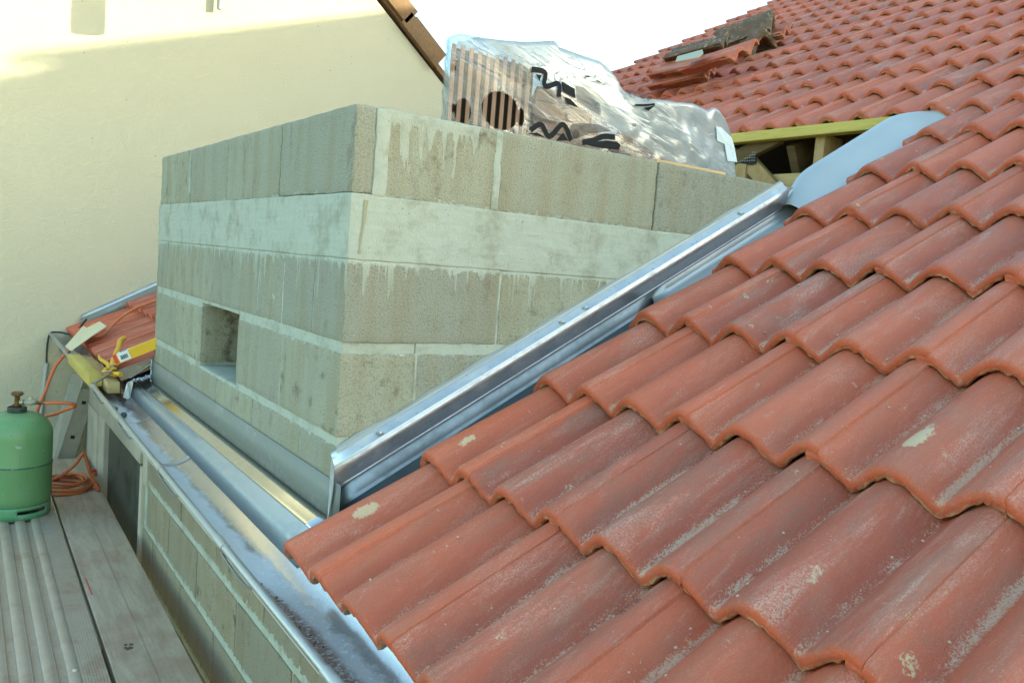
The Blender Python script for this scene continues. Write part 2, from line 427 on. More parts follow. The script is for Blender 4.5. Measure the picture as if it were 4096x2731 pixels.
def wood_material(name, a, b, axis=(0.06, 1, 1), scale=22, rough=0.75, stain=None):
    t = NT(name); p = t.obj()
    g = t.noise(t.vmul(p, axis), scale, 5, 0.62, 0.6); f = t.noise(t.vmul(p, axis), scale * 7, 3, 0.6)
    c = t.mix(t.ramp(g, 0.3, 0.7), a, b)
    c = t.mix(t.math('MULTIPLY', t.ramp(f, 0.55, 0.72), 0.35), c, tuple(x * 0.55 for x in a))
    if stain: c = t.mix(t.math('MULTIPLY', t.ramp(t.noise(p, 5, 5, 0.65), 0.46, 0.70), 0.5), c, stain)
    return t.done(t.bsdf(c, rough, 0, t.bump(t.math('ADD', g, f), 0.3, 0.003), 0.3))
M_PINE = wood_material('pale_pine', (0.30, 0.20, 0.08), (0.38, 0.26, 0.12), (1, 1, 0.08))
M_PINE_Y = wood_material('sawn_pine', (0.40, 0.28, 0.11), (0.50, 0.37, 0.17), (1, 0.08, 1))
M_TREATED = wood_material('treated_pine', (0.43, 0.33, 0.07), (0.53, 0.42, 0.12), (1, 0.08, 1))
M_PLANK = wood_material('weathered_plank', (0.39, 0.30, 0.215), (0.50, 0.405, 0.295), (1, 0.10, 1), 26, 0.85, (0.36, 0.20, 0.13))
M_PALLET = wood_material('pallet_wood', (0.58, 0.33, 0.14), (0.66, 0.42, 0.2), (0.1, 1, 1))
M_SHADEWOOD = wood_material('shaded_timber', (0.085, 0.055, 0.022), (0.12, 0.08, 0.036), (1, 0.1, 1))  # timber darkened in its colour to stand in for the opening's shade

M_DECK = simple('dusty_aluminium', (0.48, 0.40, 0.31), 0.55, 0.35, 0.18, 14, 0.25, (0.40, 0.26, 0.18), 0.7)
M_RAIL = simple('worn_aluminium', (0.27, 0.255, 0.20), 0.5, 0.3, 0.2, 22, 0.2, (0.20, 0.18, 0.14), 0.6)
def paint_material():
    t = NT('green_paint'); p = t.obj()
    n = t.noise(p, 7, 5, 0.6); f = t.noise(p, 90, 3)
    c = t.mix(n, (0.115, 0.245, 0.098), (0.145, 0.285, 0.122))
    c = t.mix(t.math('MULTIPLY', t.ramp(t.noise(p, 11, 6, 0.7), 0.52, 0.68), 0.35), c, (0.17, 0.27, 0.17))
    chip = t.math('MULTIPLY', t.ramp(t.noise(p, 24, 4, 0.6), 0.685, 0.70), 0.8)
    c = t.mix(chip, c, (0.30, 0.36, 0.38))
    spots = t.math('MULTIPLY', t.ramp(t.voro(p, 38), 0.10, 0.06), t.ramp(t.noise(p, 9, 2), 0.5, 0.58))
    c = t.mix(t.math('MULTIPLY', spots, 0.8), c, (0.03, 0.06, 0.05))
    scr = t.math('MULTIPLY', t.ramp(t.noise(t.vmul(p, (1, 1, 0.12)), 60, 3, 0.6), 0.66, 0.70), 0.5)
    c = t.mix(scr, c, (0.06, 0.13, 0.06))
    return t.done(t.bsdf(c, t.fmix(n, 0.34, 0.50), 0, t.bump(t.math('SUBTRACT', f, t.math('MULTIPLY', chip, 2.0)), 0.12, 0.003), 0.5))
M_GREEN = paint_material()
M_GREEN_OLD = simple('green_paint', (0.115, 0.30, 0.095), 0.40, 0.0, 0.10, 9, 0.06, (0.15, 0.25, 0.16), 0.35)
M_GREEN_WORN = simple('worn_green_paint', (0.10, 0.27, 0.13), 0.5, 0.0, 0.18, 30, 0.15, (0.22, 0.27, 0.22), 0.6)
M_BRASS = simple('dirty_brass', (0.16, 0.10, 0.045), 0.38, 0.8, 0.25, 60, 0.1, (0.10, 0.07, 0.04), 0.6)
M_REG = simple('cast_regulator', (0.36, 0.37, 0.27), 0.45, 0.4, 0.15, 60, 0.15)
M_HOSE = simple('orange_rubber', (0.50, 0.135, 0.045), 0.5, 0.0, 0.12, 40, 0.08, (0.42, 0.24, 0.16), 0.4)
M_BLACK = simple('black_rubber', (0.02, 0.02, 0.02), 0.5)
M_DARK = simple('dark_gap', (0.012, 0.011, 0.010), 0.9)
M_GREY = simple('grey_conduit', (0.42, 0.43, 0.41), 0.5)
M_YELLOW = simple('yellow_grip', (0.66, 0.36, 0.012), 0.42, 0.0, 0.12, 50, 0.05, (0.20, 0.12, 0.03), 0.5)
M_STEEL = simple('tool_steel', (0.22, 0.24, 0.25), 0.35, 0.9)
M_YBOX = simple('yellow_box', (0.72, 0.42, 0.02), 0.4, 0.0, 0.05, 20, 0.02)
M_LABEL = simple('white_label', (0.72, 0.74, 0.72), 0.5, 0.0, 0.04, 30, 0.02)
M_RED = simple('red_band', (0.62, 0.05, 0.02), 0.45, 0.0, 0.05, 30, 0.02)
M_SATIN = simple('satin_zinc', (0.46, 0.465, 0.445), 0.36, 0.55, 0.05, 6, 0.03)
M_INK = simple('black_ink', (0.006, 0.006, 0.007), 0.9, 0.0, 0.1, 30, 0.02)
M_DULL_REFLECT = simple('dull_reflection_sheet', (0.36, 0.33, 0.19), 0.5, 0.0, 0.06, 10, 0.03)  # upper metal offcut: yellowish reflection put into the sheet's colour
M_CREAM_REFLECT = simple('cream_reflection_sheet', (0.62, 0.56, 0.36), 0.4, 0.0, 0.06, 10, 0.03)  # zinc offcut: the cream wall's reflection put into the sheet's colour
M_BROWN = simple('brown_verge_clay', (0.19, 0.105, 0.045), 0.8, 0.0, 0.3, 40, 0.3, (0.10, 0.07, 0.04), 0.6)
M_FLOOR = simple('grey_concrete', (0.30, 0.29, 0.25), 0.9, 0.0, 0.15, 12, 0.3)
M_PIER = simple('smeared_concrete', (0.40, 0.37, 0.29), 0.9, 0.0, 0.2, 8, 0.3, (0.25, 0.235, 0.18), 0.7)
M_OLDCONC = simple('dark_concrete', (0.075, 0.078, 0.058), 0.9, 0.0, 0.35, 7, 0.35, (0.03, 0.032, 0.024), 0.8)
M_GROUND = simple('bare_earth', (0.11, 0.085, 0.06), 0.95, 0.0, 0.25, 2.5, 0.4)
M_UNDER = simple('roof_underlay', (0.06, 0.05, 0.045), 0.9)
M_CUT = simple('cut_clay', (0.33, 0.27, 0.20), 0.9, 0.0, 0.25, 60, 0.4, (0.45, 0.40, 0.33), 0.7)
M_INK_RED = simple('printed_ink', (0.10, 0.035, 0.025), 0.7, 0.0, 0.1, 60, 0.02)
M_CLAYBRICK = simple('hollow_clay', (0.32, 0.155, 0.095), 0.85, 0.0, 0.2, 40, 0.3)

# ------------------------------------------------------------------ ground
g = MB(); g.grid([[(-120, -120, -4.3), (120, -120, -4.3)], [(-120, 120, -4.3), (120, 120, -4.3)]])
tag(g.build('ground', M_GROUND, smooth=False), kind='structure')

# ------------------------------------------------------------------ the tiled roof
PITCH, GAUGE, W = 0.4974, 0.3584, 0.15
CP, SP = math.cos(PITCH), math.sin(PITCH)
RO = Vector((-0.1875, 0.0, -0.9480))            # eave line of the tile crests
OY = -0.2071                                    # crest of roll 0
EX, EZ = Vector((CP, 0, SP)), Vector((-SP, 0, CP))
def roof(s, y, n=0.0): return RO + EX * s + Vector((0, y, 0)) + EZ * n
ROOF_M = Matrix(((CP, 0, -SP, RO.x), (0, 1, 0, 0), (SP, 0, CP, RO.z), (0, 0, 0, 1)))

HT, DROP, LIP = 0.050, 0.033, 0.030
def prof(u):
    c = 0.5 + 0.5 * math.cos(2 * math.pi * u)
    return c ** 0.66
def tile_arrays(seed, u0=-0.85, u1=1.15, length=0.415, cut_left=False, cut_right=False):
    rs = random.Random(seed)
    us = []
    if not cut_left: us += [u0 - 0.16, u0 - 0.02]
    n = int((u1 - u0) / 0.05)
    us += [u0 + (u1 - u0) * i / n for i in range(n + 1)]
    cols = [(u, -0.007 if (not cut_left and u < u0 - 0.01) else 0.0) for u in us]
    cols.append((u1 + 0.012, -0.010 if not cut_right else -0.016))
    jl = [rs.uniform(-1, 1) for _ in cols]; jm = [rs.uniform(-1, 1) for _ in cols]
    rows = [('b', 0.30, -0.021), ('b', 0.06, -0.021), ('f', 0.009, -LIP), ('f', 0.001, -LIP + 0.004), ('f', -0.001, -0.0155), ('f', 0.0004, -0.008),
            ('f', 0.0040, -0.0030), ('f', 0.0095, -0.0006), ('t', 0.022, 0), ('t', 0.06, 0), ('t', 0.14, 0), ('t', 0.24, 0), ('t', 0.34, 0), ('t', length, 0)]
    vs, hg, lp = [], [], []
    for k, s, dz in rows:
        for i, (u, du) in enumerate(cols):
            h = prof(u)
            raise_ = 0.0045 * min(1, max(0, (u - 0.86) / 0.16)) if not cut_right else 0.0
            z = -HT + HT * h + raise_ + du * (1 if k == 't' or s > 0 else 0.4)
            # at the front the arch under-edge is rounder than the top
            x = s; zz = z + dz - DROP * (s / GAUGE)
            if k == 'f' and dz < -0.016:
                x += 0.0026 * jl[i]; zz += 0.0032 * jm[i]
                if not cut_right and 0.94 < u < 1.06: zz += 0.004 * (0.5 + 0.5 * jl[i])
            vs.append((x, -u * W, zz)); hg.append(h)
            lp.append({-0.0030: 0.25, -0.0006: 0.08, -0.008: 0.5, -0.0155: 0.55}.get(dz, 0.0) if k == 'f' and dz > -0.02 else (1.0 if k == 'f' else (0.75 if k == 'b' else 0.0)))
    nc = len(cols); fs = []
    for i in range(len(rows) - 1):
        for j in range(nc - 1):
            fs.append((i*nc + j, i*nc + j + 1, (i+1)*nc + j + 1, (i+1)*nc + j))
    return np.array(vs), fs, np.array(hg), np.array(lp)

def tile_mesh(name, parts, mat):
    """parts: list of (arrays, 4x4 matrix, rnd)"""
    V, F, H, L, Q, b = [], [], [], [], [], 0
    for (v, f, h, l), mt, q in parts:
        mm = np.array(mt)
        V.append(v @ mm[:3, :3].T + mm[:3, 3]); F += [tuple(i + b for i in ff) for ff in f]
        H.append(h); L.append(l); Q.append(np.full(len(v), q)); b += len(v)
    me = bpy.data.meshes.new(name)
    me.from_pydata([tuple(p) for p in np.concatenate(V)], [], F)
    for nm, arr in (('hgt', H), ('lip', L), ('rnd', Q)):
        a = me.attributes.new(nm, 'FLOAT', 'POINT'); a.data.foreach_set('value', np.concatenate(arr))
    me.materials.append(mat)
    me.polygons.foreach_set('use_smooth', [True] * len(me.polygons))
    me.set_sharp_from_angle(angle=R(50))
    return me

FULL = [tile_arrays(i) for i in range(4)]
CUTL = [tile_arrays(20 + i, -0.41 - 0.027 * i, 1.15, cut_left=True) for i in range(8)]
CUTR = [tile_arrays(30 + i, -0.85, 0.80, cut_right=True) for i in range(2)]
I4 = Matrix.Identity(4)
MESH_FULL = [tile_mesh('roof_tile', [(a, I4, 0.0)], M_TILE) for a in FULL]
MESH_CUTL = [tile_mesh('roof_tile', [(a, I4, 0.0)], M_TILE) for a in CUTL]
MESH_CUTR = [tile_mesh('roof_tile', [(a, I4, 0.0)], M_TILE) for a in CUTR]

roof_root = empty('tiled_roof', RO, 'large roof of red double-roll clay tiles rising from the zinc gutter around the block dormer', 'roof', rot=(0, -PITCH, 0))
def local(o_name, me):
    o = bpy.data.objects.new(o_name, me); COL.objects.link(o); o.parent = roof_root
    return o

rt = random.Random(3)
spots = []
for k in range(0, 25):
    if k >= 8: rs_ = [(r_, 'f') for r_ in range(-30, 28, 2)]
    else:
        rs_ = [(r_, 'f') for r_ in range(2, 28, 2)] + [(0, 'l')]
        rs_ += [(r_, 'f') for r_ in range(-26, -16, 2)] + [(-16, 'r')]
    for r_, kind in rs_:
        far = r_ < -8 and k < 8
        s = k * GAUGE + rt.uniform(-0.002, 0.002) + (0.045 if far else 0.0) - (0.0 if k < 8 else 0.045)
        y = OY - r_ * W + rt.uniform(-0.0015, 0.0015) + (0.02 if far else 0.0)
        mt = Matrix.Translation((s, y, rt.uniform(-0.0015, 0.0015) - (0.004 if far else 0))) @ Matrix.Rotation(rt.uniform(-0.004, 0.004), 4, 'Z') @ Matrix.Rotation(rt.uniform(-0.003, 0.003), 4, 'Y')
        c = roof(s + 0.18, y, -0.02) - CAM
        d = c.dot(rz); px = 0.5 + 0.79865 * c.dot(rx) / d if d > 0.2 else 9; py = 0.3334 + 0.79865 * c.dot(ry) / d if d > 0.2 else 9
        vis = d > 0.2 and -0.10 < px < 1.10 and -0.10 < py < 0.78
        hidden = far and (k > 2 or r_ > -16 and k > 0)
        spots.append(((1.0 / d ** 2) if vis and not hidden else -1, k, r_, kind, mt))
spots.sort(key=lambda q: -q[0])
rest = []
printed_tile = None
for i, (sc_, k, r_, kind, mt) in enumerate(spots):
    pool = {'f': (FULL, MESH_FULL), 'l': (CUTL, MESH_CUTL), 'r': (CUTR, MESH_CUTR)}[kind]
    j = k if kind == 'l' else rt.randrange(len(pool[0]))
    if i < 100:
        o = local('roof_tile', pool[1][j]); o.matrix_local = mt
        if k == 0 and r_ == 6: printed_tile = o
    else: rest.append((pool[0][j], mt, rt.random()))
tag(local('tile_covering', tile_mesh('tile_covering', rest, M_TILE)), kind='stuff')

# crumbs of mortar and clay caught in the pans
cb = random.Random(21); b = MB()
for i in range(260):
    k = cb.randrange(0, 6); r_ = cb.randrange(0, 10); f_ = cb.uniform(0.03, 0.95)
    u = 0.5 + cb.gauss(0, 0.09) if cb.random() < 0.75 else cb.uniform(-0.4, 0.4)
    s = (k + f_) * GAUGE; y = OY - (r_ + u) * W; n_ = -HT + HT * prof(u) - DROP * f_
    if y > OY + 0.03: continue
    b.ball(roof(s, y, n_ + 0.0006), cb.choice([0.0010, 0.0014, 0.0019, 0.0028]), 6, (cb.uniform(.8, 1.4), cb.uniform(.8, 1.4), 0.7))
tag(b.build('mortar_crumbs', simple('pale_crumbs', (0.50, 0.36, 0.27), 0.9, 0, 0.35, 120, 0.1)), kind='stuff')

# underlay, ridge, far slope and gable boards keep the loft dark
RIDGE_S = 25 * GAUGE + 0.02
def slab(name, s0, s1, y0, y1, n0, n1, mat):
    b = MB(); b.hexa([roof(s0, y0, n0), roof(s1, y0, n0), roof(s1, y0, n1), roof(s0, y0, n1)], [roof(s0, y1, n0), roof(s1, y1, n0), roof(s1, y1, n1), roof(s0, y1, n1)], None)
    return b.build(name, mat, roof_root, smooth=False)
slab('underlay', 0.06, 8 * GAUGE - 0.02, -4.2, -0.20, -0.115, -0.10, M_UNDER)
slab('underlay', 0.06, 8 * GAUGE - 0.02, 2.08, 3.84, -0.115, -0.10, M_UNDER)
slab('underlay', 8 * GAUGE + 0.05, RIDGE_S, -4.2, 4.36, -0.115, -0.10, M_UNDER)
top = roof(RIDGE_S, 0, 0)
b = MB(); rows = []
for i in range(9):
    a = math.pi * i / 8
    rows.append([(top.x - 0.14 * math.cos(a), y, top.z - 0.05 + 0.11 * math.sin(a)) for y in (-4.2, 4.4)])
b.grid(rows); b.build('ridge', M_TILE, roof_root)
b = MB(); b.hexa([(top.x, -4.2, top.z - 0.02), (top.x + 8, -4.2, top.z - 4.34), (top.x + 8, -4.2, top.z - 4.39), (top.x, -4.2, top.z - 0.07)],
                 [(top.x, 4.4, top.z - 0.02), (top.x + 8, 4.4, top.z - 4.34), (top.x + 8, 4.4, top.z - 4.39), (top.x, 4.4, top.z - 0.07)], None)
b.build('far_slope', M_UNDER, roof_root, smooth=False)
for y in (-4.15, 4.30):
    b = MB(); b.prism([(2.9, y, -4.2), (2.9, y, roof(3.4, y, -0.16).z), (top.x, y, top.z - 0.12), (top.x + 7.8, y, top.z - 4.3), (top.x + 7.8, y, -4.2)], (0, 0.05, 0))
    b.build('gable_wall', M_FLOOR, roof_root, smooth=False)

# roof timbers seen in the opening behind the dormer
XB = 2.30
b = MB(); b.box(XB - 0.012, XB + 0.05, 0.075, 2.06, 0.318, 0.362); b.build('eave_batten', M_TREATED, roof_root, bevel=0.003)
def timber(name, p, q, w, h, up=(0, 0, 1), mat=None):
    b = MB(); b.beam(p, q, w, h, up); return b.build(name, mat or M_PINE, roof_root, bevel=0.003)
timber('post', (2.40, 0.435, -0.30), (2.40, 0.435, 0.325), 0.13, 0.048, (0, 1, 0))
timber('post', (2.39, 0.885, -0.30), (2.39, 0.885, 0.262), 0.09, 0.11, (0, 1, 0))
timber('beam', (2.42, -0.15, 0.115), (2.42, 2.0, 0.115), 0.045, 0.125, (0, 0, 1), M_PINE_Y)
timber('brace', (2.37, 0.865, 0.262), (2.37, 0.675, 0.10), 0.036, 0.075, (0, 1, 1))
timber('brace', (2.36, 0.99, 0.225), (2.36, 0.66, 0.345), 0.036, 0.07, (0, 0, 1), M_SHADEWOOD)
for y in (0.62, 0.30, 1.4):
    timber('rafter', roof(2.85, y, -0.20), roof(8.6, y, -0.20), 0.045, 0.14, EZ, M_SHADEWOOD)
for dx, y in ((1.9, 0.80), (2.1, 0.30)):
    timber('post', (2.35 + dx, y, -0.30), (2.35 + dx, y, 0.48 + 0.3 * dx), 0.09, 0.04, (0, 1, 0), M_SHADEWOOD)
b = MB()
b.prism([(2.346, 0.885, 0.232), (2.346, 0.780, 0.292), (2.346, 0.772, 0.225), (2.346, 0.80, 0.218)], (-0.002, 0, 0))
plate = b.build('nail_plate', M_DARK, roof_root, smooth=False)
b = MB()
for i in range(7):
    for j in range(4):
        y = 0.865 - 0.0135 * i; z = 0.236 + 0.0125 * j + 0.0015 * (i % 2)
        if z < 0.228 + (0.885 - y) * 0.56 and y < 0.875: b.box(2.3415, 2.3438, y - 0.003, y + 0.003, z, z + 0.003)
pl = b.build('nail_plate_teeth', M_STEEL, roof_root, smooth=False)
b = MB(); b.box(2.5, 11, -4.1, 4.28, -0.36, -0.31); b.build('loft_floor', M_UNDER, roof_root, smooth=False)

# stamp on the tile under the first lap
if printed_tile is not None:
    for txt, dy in (('CE A116', 0.010), ('13 11 07', -0.0035)):
        cu = bpy.data.curves.new('stamp', 'FONT'); cu.body = txt; cu.size = 0.0125; cu.extrude = 0.0002
        tmp = bpy.data.objects.new('stamp', cu); COL.objects.link(tmp)
        bpy.context.view_layer.update()
        me = bpy.data.meshes.new_from_object(tmp.evaluated_get(bpy.context.evaluated_depsgraph_get()))
        bpy.data.objects.remove(tmp)
        for v in me.vertices:
            x = 0.262 + v.co.x; yl = (0.15 + 0.012 + dy) + v.co.y       # crest of roll r-1 sits at +W
            u = -yl / W
            v.co = (x, yl, -HT + HT * prof(u) - DROP * x / GAUGE + 0.0012 + v.co.z)
        me.materials.clear(); me.materials.append(M_INK_RED)
        o = bpy.data.objects.new('stamped_text', me); COL.objects.link(o); o.parent = roof_root
        o.matrix_local = printed_tile.matrix_local.copy()

# ------------------------------------------------------------------ block dormer
M_BLOCK = block_material('aggregate_block', (-0.571, -0.794, -0.3575, -0.2125), -0.352, 0.10)
LD = 2.03
dormer = empty('block_dormer', (0, 0, -1.0), 'unfinished grey concrete block dormer with a square hole, standing in the tiled roof', 'dormer')
rb = random.Random(11)
def blocks(mb, z0, z1, joints, axis, lo=0.0, hi=0.20, gap=0.006, flat=None):
    """row of blocks between the joint list; axis 'y' = front wall (outer face x=0), 'x' = cheek (outer face y=0)"""
    for a, c in zip(joints[:-1], joints[1:]):
        if (a, c) == flat: continue
        e = rb.uniform(0, 0.0015); q = rb.uniform(0.02, 0.98)
        if axis == 'y': mb.box(lo + e, hi, a + gap/2, c - gap/2, z0, z1, q)
        else: mb.box(a + gap/2, c - gap/2, lo + e, hi, z0, z1, q)
MS = MB()
# front wall rows (x = 0), then the cheek rows (y = 0)
blocks(MS, -0.554, -0.3565, [0.2, 0.429, 0.648, 1.15, 1.60, 1.842, LD], 'y')
MS.box(0.0, 0.432, 0.0, 0.197, -0.554, -0.3565, 0.83)
blocks(MS, -0.783, -0.580, [0.0, 0.415, 0.828, 1.268, 1.66, LD], 'y', flat=(0.828, 1.268))
blocks(MS, -1.02, -0.803, [0.0, 0.24, 0.641, 1.04, 1.463, 1.848, LD], 'y')
blocks(MS, -0.554, -0.3565, [0.435, 0.92, 1.4], 'x')
blocks(MS, -0.783, -0.580, [0.2, 0.66, 1.1], 'x')
blocks(MS, -1.02, -0.803, [0.2, 0.66, 1.1], 'x')
MS.box(0.0028, 0.1972, 0.006, 0.822, -1.02, -0.352, 2.0)
MS.box(0.0028, 0.1972, 1.274, LD - 0.004, -1.02, -0.352, 2.0)
MS.box(0.0028, 0.1972, 0.822, 1.274, -1.02, -0.793, 2.0); MS.box(0.0028, 0.1972, 0.822, 1.274, -0.566, -0.352, 2.0)
MS.box(0.1972, 1.40, 0.0028, 0.1972, -1.02, -0.352, 2.0)
blocks(MS, -0.9, -0.356, [0.2, 0.7, 1.2, 1.5], 'x', LD - 0.2, LD)
roughen(MS.build('masonry', M_BLOCK, dormer, bevel=0.004, smooth=True))
b = MB()
def ring(x0, x1, y0, y1, z0, z1, q): b.box(x0, x1, y0, y1, z0, z1, q)
def u_ring(e, x1, z0, z1):
    y1 = LD + e
    b.prism([(-e, -e, z0), (x1, -e, z0), (x1, 0.2, z0), (0.2, 0.2, z0), (0.2, y1 - 0.2, z0), (x1, y1 - 0.2, z0), (x1, y1, z0), (-e, y1, z0)], (0, 0, z1 - z0), 2.0)
u_ring(0.0016, 1.6, -0.3575, -0.2035)
roughen(b.build('ring_beam', M_BLOCK, dormer, bevel=0.003), 40, 0.0016)
TP = MB()
blocks(TP, -0.2055, 0.0, [0.505, 1.025, 1.515, LD], 'y', gap=0.004)
TP.prism([(0.0, 0.0, -0.203), (0.052, 0.0, -0.203), (0.052, 0.196, -0.203), (0.2, 0.196, -0.203), (0.2, 0.503, -0.203), (0.0, 0.503, -0.203)], (0, 0, 0.2028), 0.31)
TP.box(0.054, 0.393, 0.0005, 0.194, -0.2055, 0.0, 0.66)
blocks(TP, -0.2055, 0.0, [0.395, 0.968, 1.70], 'x', gap=0.005)
TP.box(0.05, 0.088, -0.004, 0.02, -0.206, -0.002, 2.0); TP.box(0.384, 0.408, -0.003, 0.02, -0.206, -0.002, 2.0)
TP.box(-0.003, 0.02, 1.513, 1.530, -0.205, -0.001, 2.0)
blocks(TP, -0.2055, 0.0, [0.2, 0.7, 1.2, 1.7], 'x', LD - 0.2, LD)
roughen(TP.build('top_course', M_BLOCK, dormer, bevel=0.007), 14, 0.0022)
b = MB(); b.grid([[(x - w_, -0.0034, z), (x, -0.0046, z), (x + w_, -0.0034, z)] for x, z, w_ in [(0.036, -0.218, 0.006), (0.035, -0.245, 0.0042), (0.033, -0.275, 0.0034), (0.029, -0.305, 0.0036), (0.027, -0.330, 0.0026), (0.028, -0.343, 0.005)]])
b.build('mortar_run', simple('brown_run', (0.30, 0.29, 0.19), 0.9), dormer, fix=False)
b = MB(); b.box(0.2, 1.85, 0.2, LD - 0.2, -0.14, -0.012); b.build('slab', M_FLOOR, dormer, smooth=False)
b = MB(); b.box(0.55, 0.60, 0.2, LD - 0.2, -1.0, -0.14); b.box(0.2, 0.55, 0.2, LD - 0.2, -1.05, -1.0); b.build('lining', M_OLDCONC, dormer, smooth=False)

# ------------------------------------------------------------------ lower facade of blocks, opening, lintel and pier
M_BLOCK2 = block_material('facade_block', (-1.433, -1.642, -1.85, -2.06, -2.27, -2.48), None, smear=0.010, base=(0.265, 0.240, 0.175))
facade = empty('facade_wall', (0, 0, -4.3), 'lower house wall of tan concrete blocks below the zinc gutter', 'wall')
F = MB(); F.box(0.005, 0.2, -4.2, 2.16, -4.3, -1.235, 2.0)
for i, z in enumerate([-1.438, -1.647, -1.855, -2.065, -2.275, -2.485]):
    js = [-4.1 + (0.22 if i % 2 else 0.0) + 0.49 * n for n in range(13)]
    js = [j for j in js if j < 1.9]
    js = ([-0.53, -0.04, 0.44, 0.944, 1.435, 2.035] if i == 0 else [-0.3, 0.20, 0.70, 1.18, 1.623, 2.05] if i == 1 else [-0.55, -0.05, 0.45, 0.93, 1.404, 1.9, 2.12]) if i < 3 else js + [2.12]
    js = [j for j in [-4.1, -3.6, -3.1, -2.6, -2.1, -1.6, -1.05] if j < js[0] - 0.3] + js
    z1 = z + 0.19 if i else z + 0.12
    blocks(F, z - 0.0, z1 - 0.003, js, 'y', 0.0, 0.19, 0.010)
roughen(F.build('masonry', M_BLOCK2, facade, bevel=0.004), 5, 0.0015, 0.05)
b = MB(); b.box(-0.012, 0.2, 2.12, 2.172, -4.3, -1.39, 2.0); b.box(-0.010, 0.2, 2.03, 2.12, -1.46, -1.24, 2.0); b.build('jamb', M_PIER, facade, bevel=0.006)
b = MB(); b.box(-0.014, 0.22, 2.172, 3.845, -1.386, -1.16); b.build('lintel', M_PIER, facade, bevel=0.006)
b = MB(); b.box(-0.012, 0.28, 3.165, 3.845, -4.3, -1.386); b.box(-0.020, 0.1, 3.36, 3.845, -4.3, -1.386); b.build('pier', M_PIER, facade, bevel=0.006)
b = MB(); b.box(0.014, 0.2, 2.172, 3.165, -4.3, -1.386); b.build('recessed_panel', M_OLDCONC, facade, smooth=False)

# ------------------------------------------------------------------ gutter
GY = [-2.6, -1.4, -0.8, -0.3, 0.2, 0.9, 1.6, 2.3, 3.0, 3.6, 3.835]
def bead(y):
    t = (y + 1.0) / 4.83
    return Vector((-0.252 + 0.031 * t, y, -1.034 + 0.056 * t))
gutter = empty('zinc_gutter', bead(0.5), 'half-round zinc gutter with a rolled front bead and a streak of red grit', 'gutter')
GR = 0.082
NA = 30
verts, faces, ang = [], [], []
for y in np.linspace(-2.6, 3.835, 66):
    c = bead(y) + Vector((GR + 0.004, 0, -0.004))
    for j in range(NA + 1):
        f_ = j / NA; a = math.pi * (1.0 + f_)
        x, z = c.x + GR * math.cos(a), c.z + GR * math.sin(a) * 0.80
        verts.append((x, y, z)); ang.append(f_)
for i in range(65):
    for j in range(NA):
        faces.append((i*(NA+1) + j, i*(NA+1) + j + 1, (i+1)*(NA+1) + j + 1, (i+1)*(NA+1) + j))
gm = MB(); gm.add(verts, faces)
go = gm.build('trough', M_GUTTER, gutter, fix=False, angle=80)
at_ = go.data.attributes.new('ang', 'FLOAT', 'POINT'); at_.data.foreach_set('value', ang)
sm = go.modifiers.new('sheet', 'SOLIDIFY'); sm.thickness = 0.0016; sm.offset = -1
M_STRAP = zinc_material('old_zinc', (0.42, 0.43, 0.42), 0.34, 0.8, (0.30, 0.31, 0.28))
M_HOOK = zinc_material('dark_hook', (0.22, 0.23, 0.22), 0.4, 1.5, (0.12, 0.125, 0.115))
b = MB(); b.tube([bead(y) for y in GY], 0.0098, 14); b.build('front_bead', M_STRAP, gutter)
def ring_strip(y, w, r_, a0, a1, dz=0.0):
    rows = []
    for j in range(19):
        a = a0 + (a1 - a0) * j / 18
        c = bead(y) + Vector((GR + 0.004, 0, -0.004 + dz))
        rows.append([(c.x + r_ * math.cos(a), y - w/2, c.z + (r_ - GR + GR * 0.80) * math.sin(a)), (c.x + r_ * math.cos(a), y + w/2, c.z + (r_ - GR + GR * 0.80) * math.sin(a))])
    return rows
for y in (-0.62, 0.04, 0.71, 1.40, 2.02, 2.66, 3.3):
    b = MB(); b.tube([bead(y - 0.032), bead(y + 0.032)], 0.0118, 14); b.grid(ring_strip(y, 0.028, GR + 0.005, math.pi * 0.97, math.pi * 2.0))
    o = b.build('bracket', M_STRAP, gutter, fix=False)
    o.modifiers.new('sheet', 'SOLIDIFY').thickness = 0.002
    # the strap's free loop under the bead
    b = MB(); q = bead(y - 0.10)
    loop = smoothcurve([bead(y - 0.02) + Vector((-0.006, 0, -0.012)), q + Vector((0.002, 0, -0.030)), bead(y - 0.17) + Vector((0.006, 0, -0.034)), bead(y - 0.23) + Vector((0.004, 0, -0.016))], 6)
    b.tube(loop, 0.0028, 8); b.build('bracket_strap', M_HOOK, gutter)
for y in (0.98, 1.62):
    b = MB(); b.grid(ring_strip(y, 0.03 if y < 1 else 0.008, GR - 0.0012, math.pi * 1.16, math.pi * 1.98)); b.build('soldered_seam', M_ZINC_BLUE, gutter, fix=False)

# loose grit lying in the gutter bottom
gr_ = random.Random(5); b = MB()
for i in range(520):
    y = gr_.uniform(-0.75, 2.0) if i < 200 else gr_.uniform(-0.85, -0.05)
    f_ = 0.325 + gr_.gauss(0, 0.025 if y > 0.1 else 0.06); a = math.pi * (1 + f_)
    c = bead(y) + Vector((GR + 0.004, 0, -0.004)); r_ = gr_.choice([0.0012, 0.0016, 0.0022, 0.0032])
    p = c + Vector(((GR - 0.001) * math.cos(a), 0, (GR * 0.80 - 0.001) * math.sin(a)))
    b.ball(p, r_, 6, (1, gr_.uniform(0.6, 1.6), 0.7))
tag(b.build('gutter_grit', simple('clay_grit', (0.20, 0.115, 0.08), 0.9, 0, 0.5, 90, 0.1, (0.34, 0.29, 0.24), 0.8)), kind='stuff')

def in_gutter(y, f_, up=0.0):
    c = bead(y) + Vector((GR + 0.004, 0, -0.004)); a = math.pi * (1 + f_)
    return c + Vector(((GR - up) * math.cos(a), 0, (GR * 0.80 - up) * math.sin(a)))
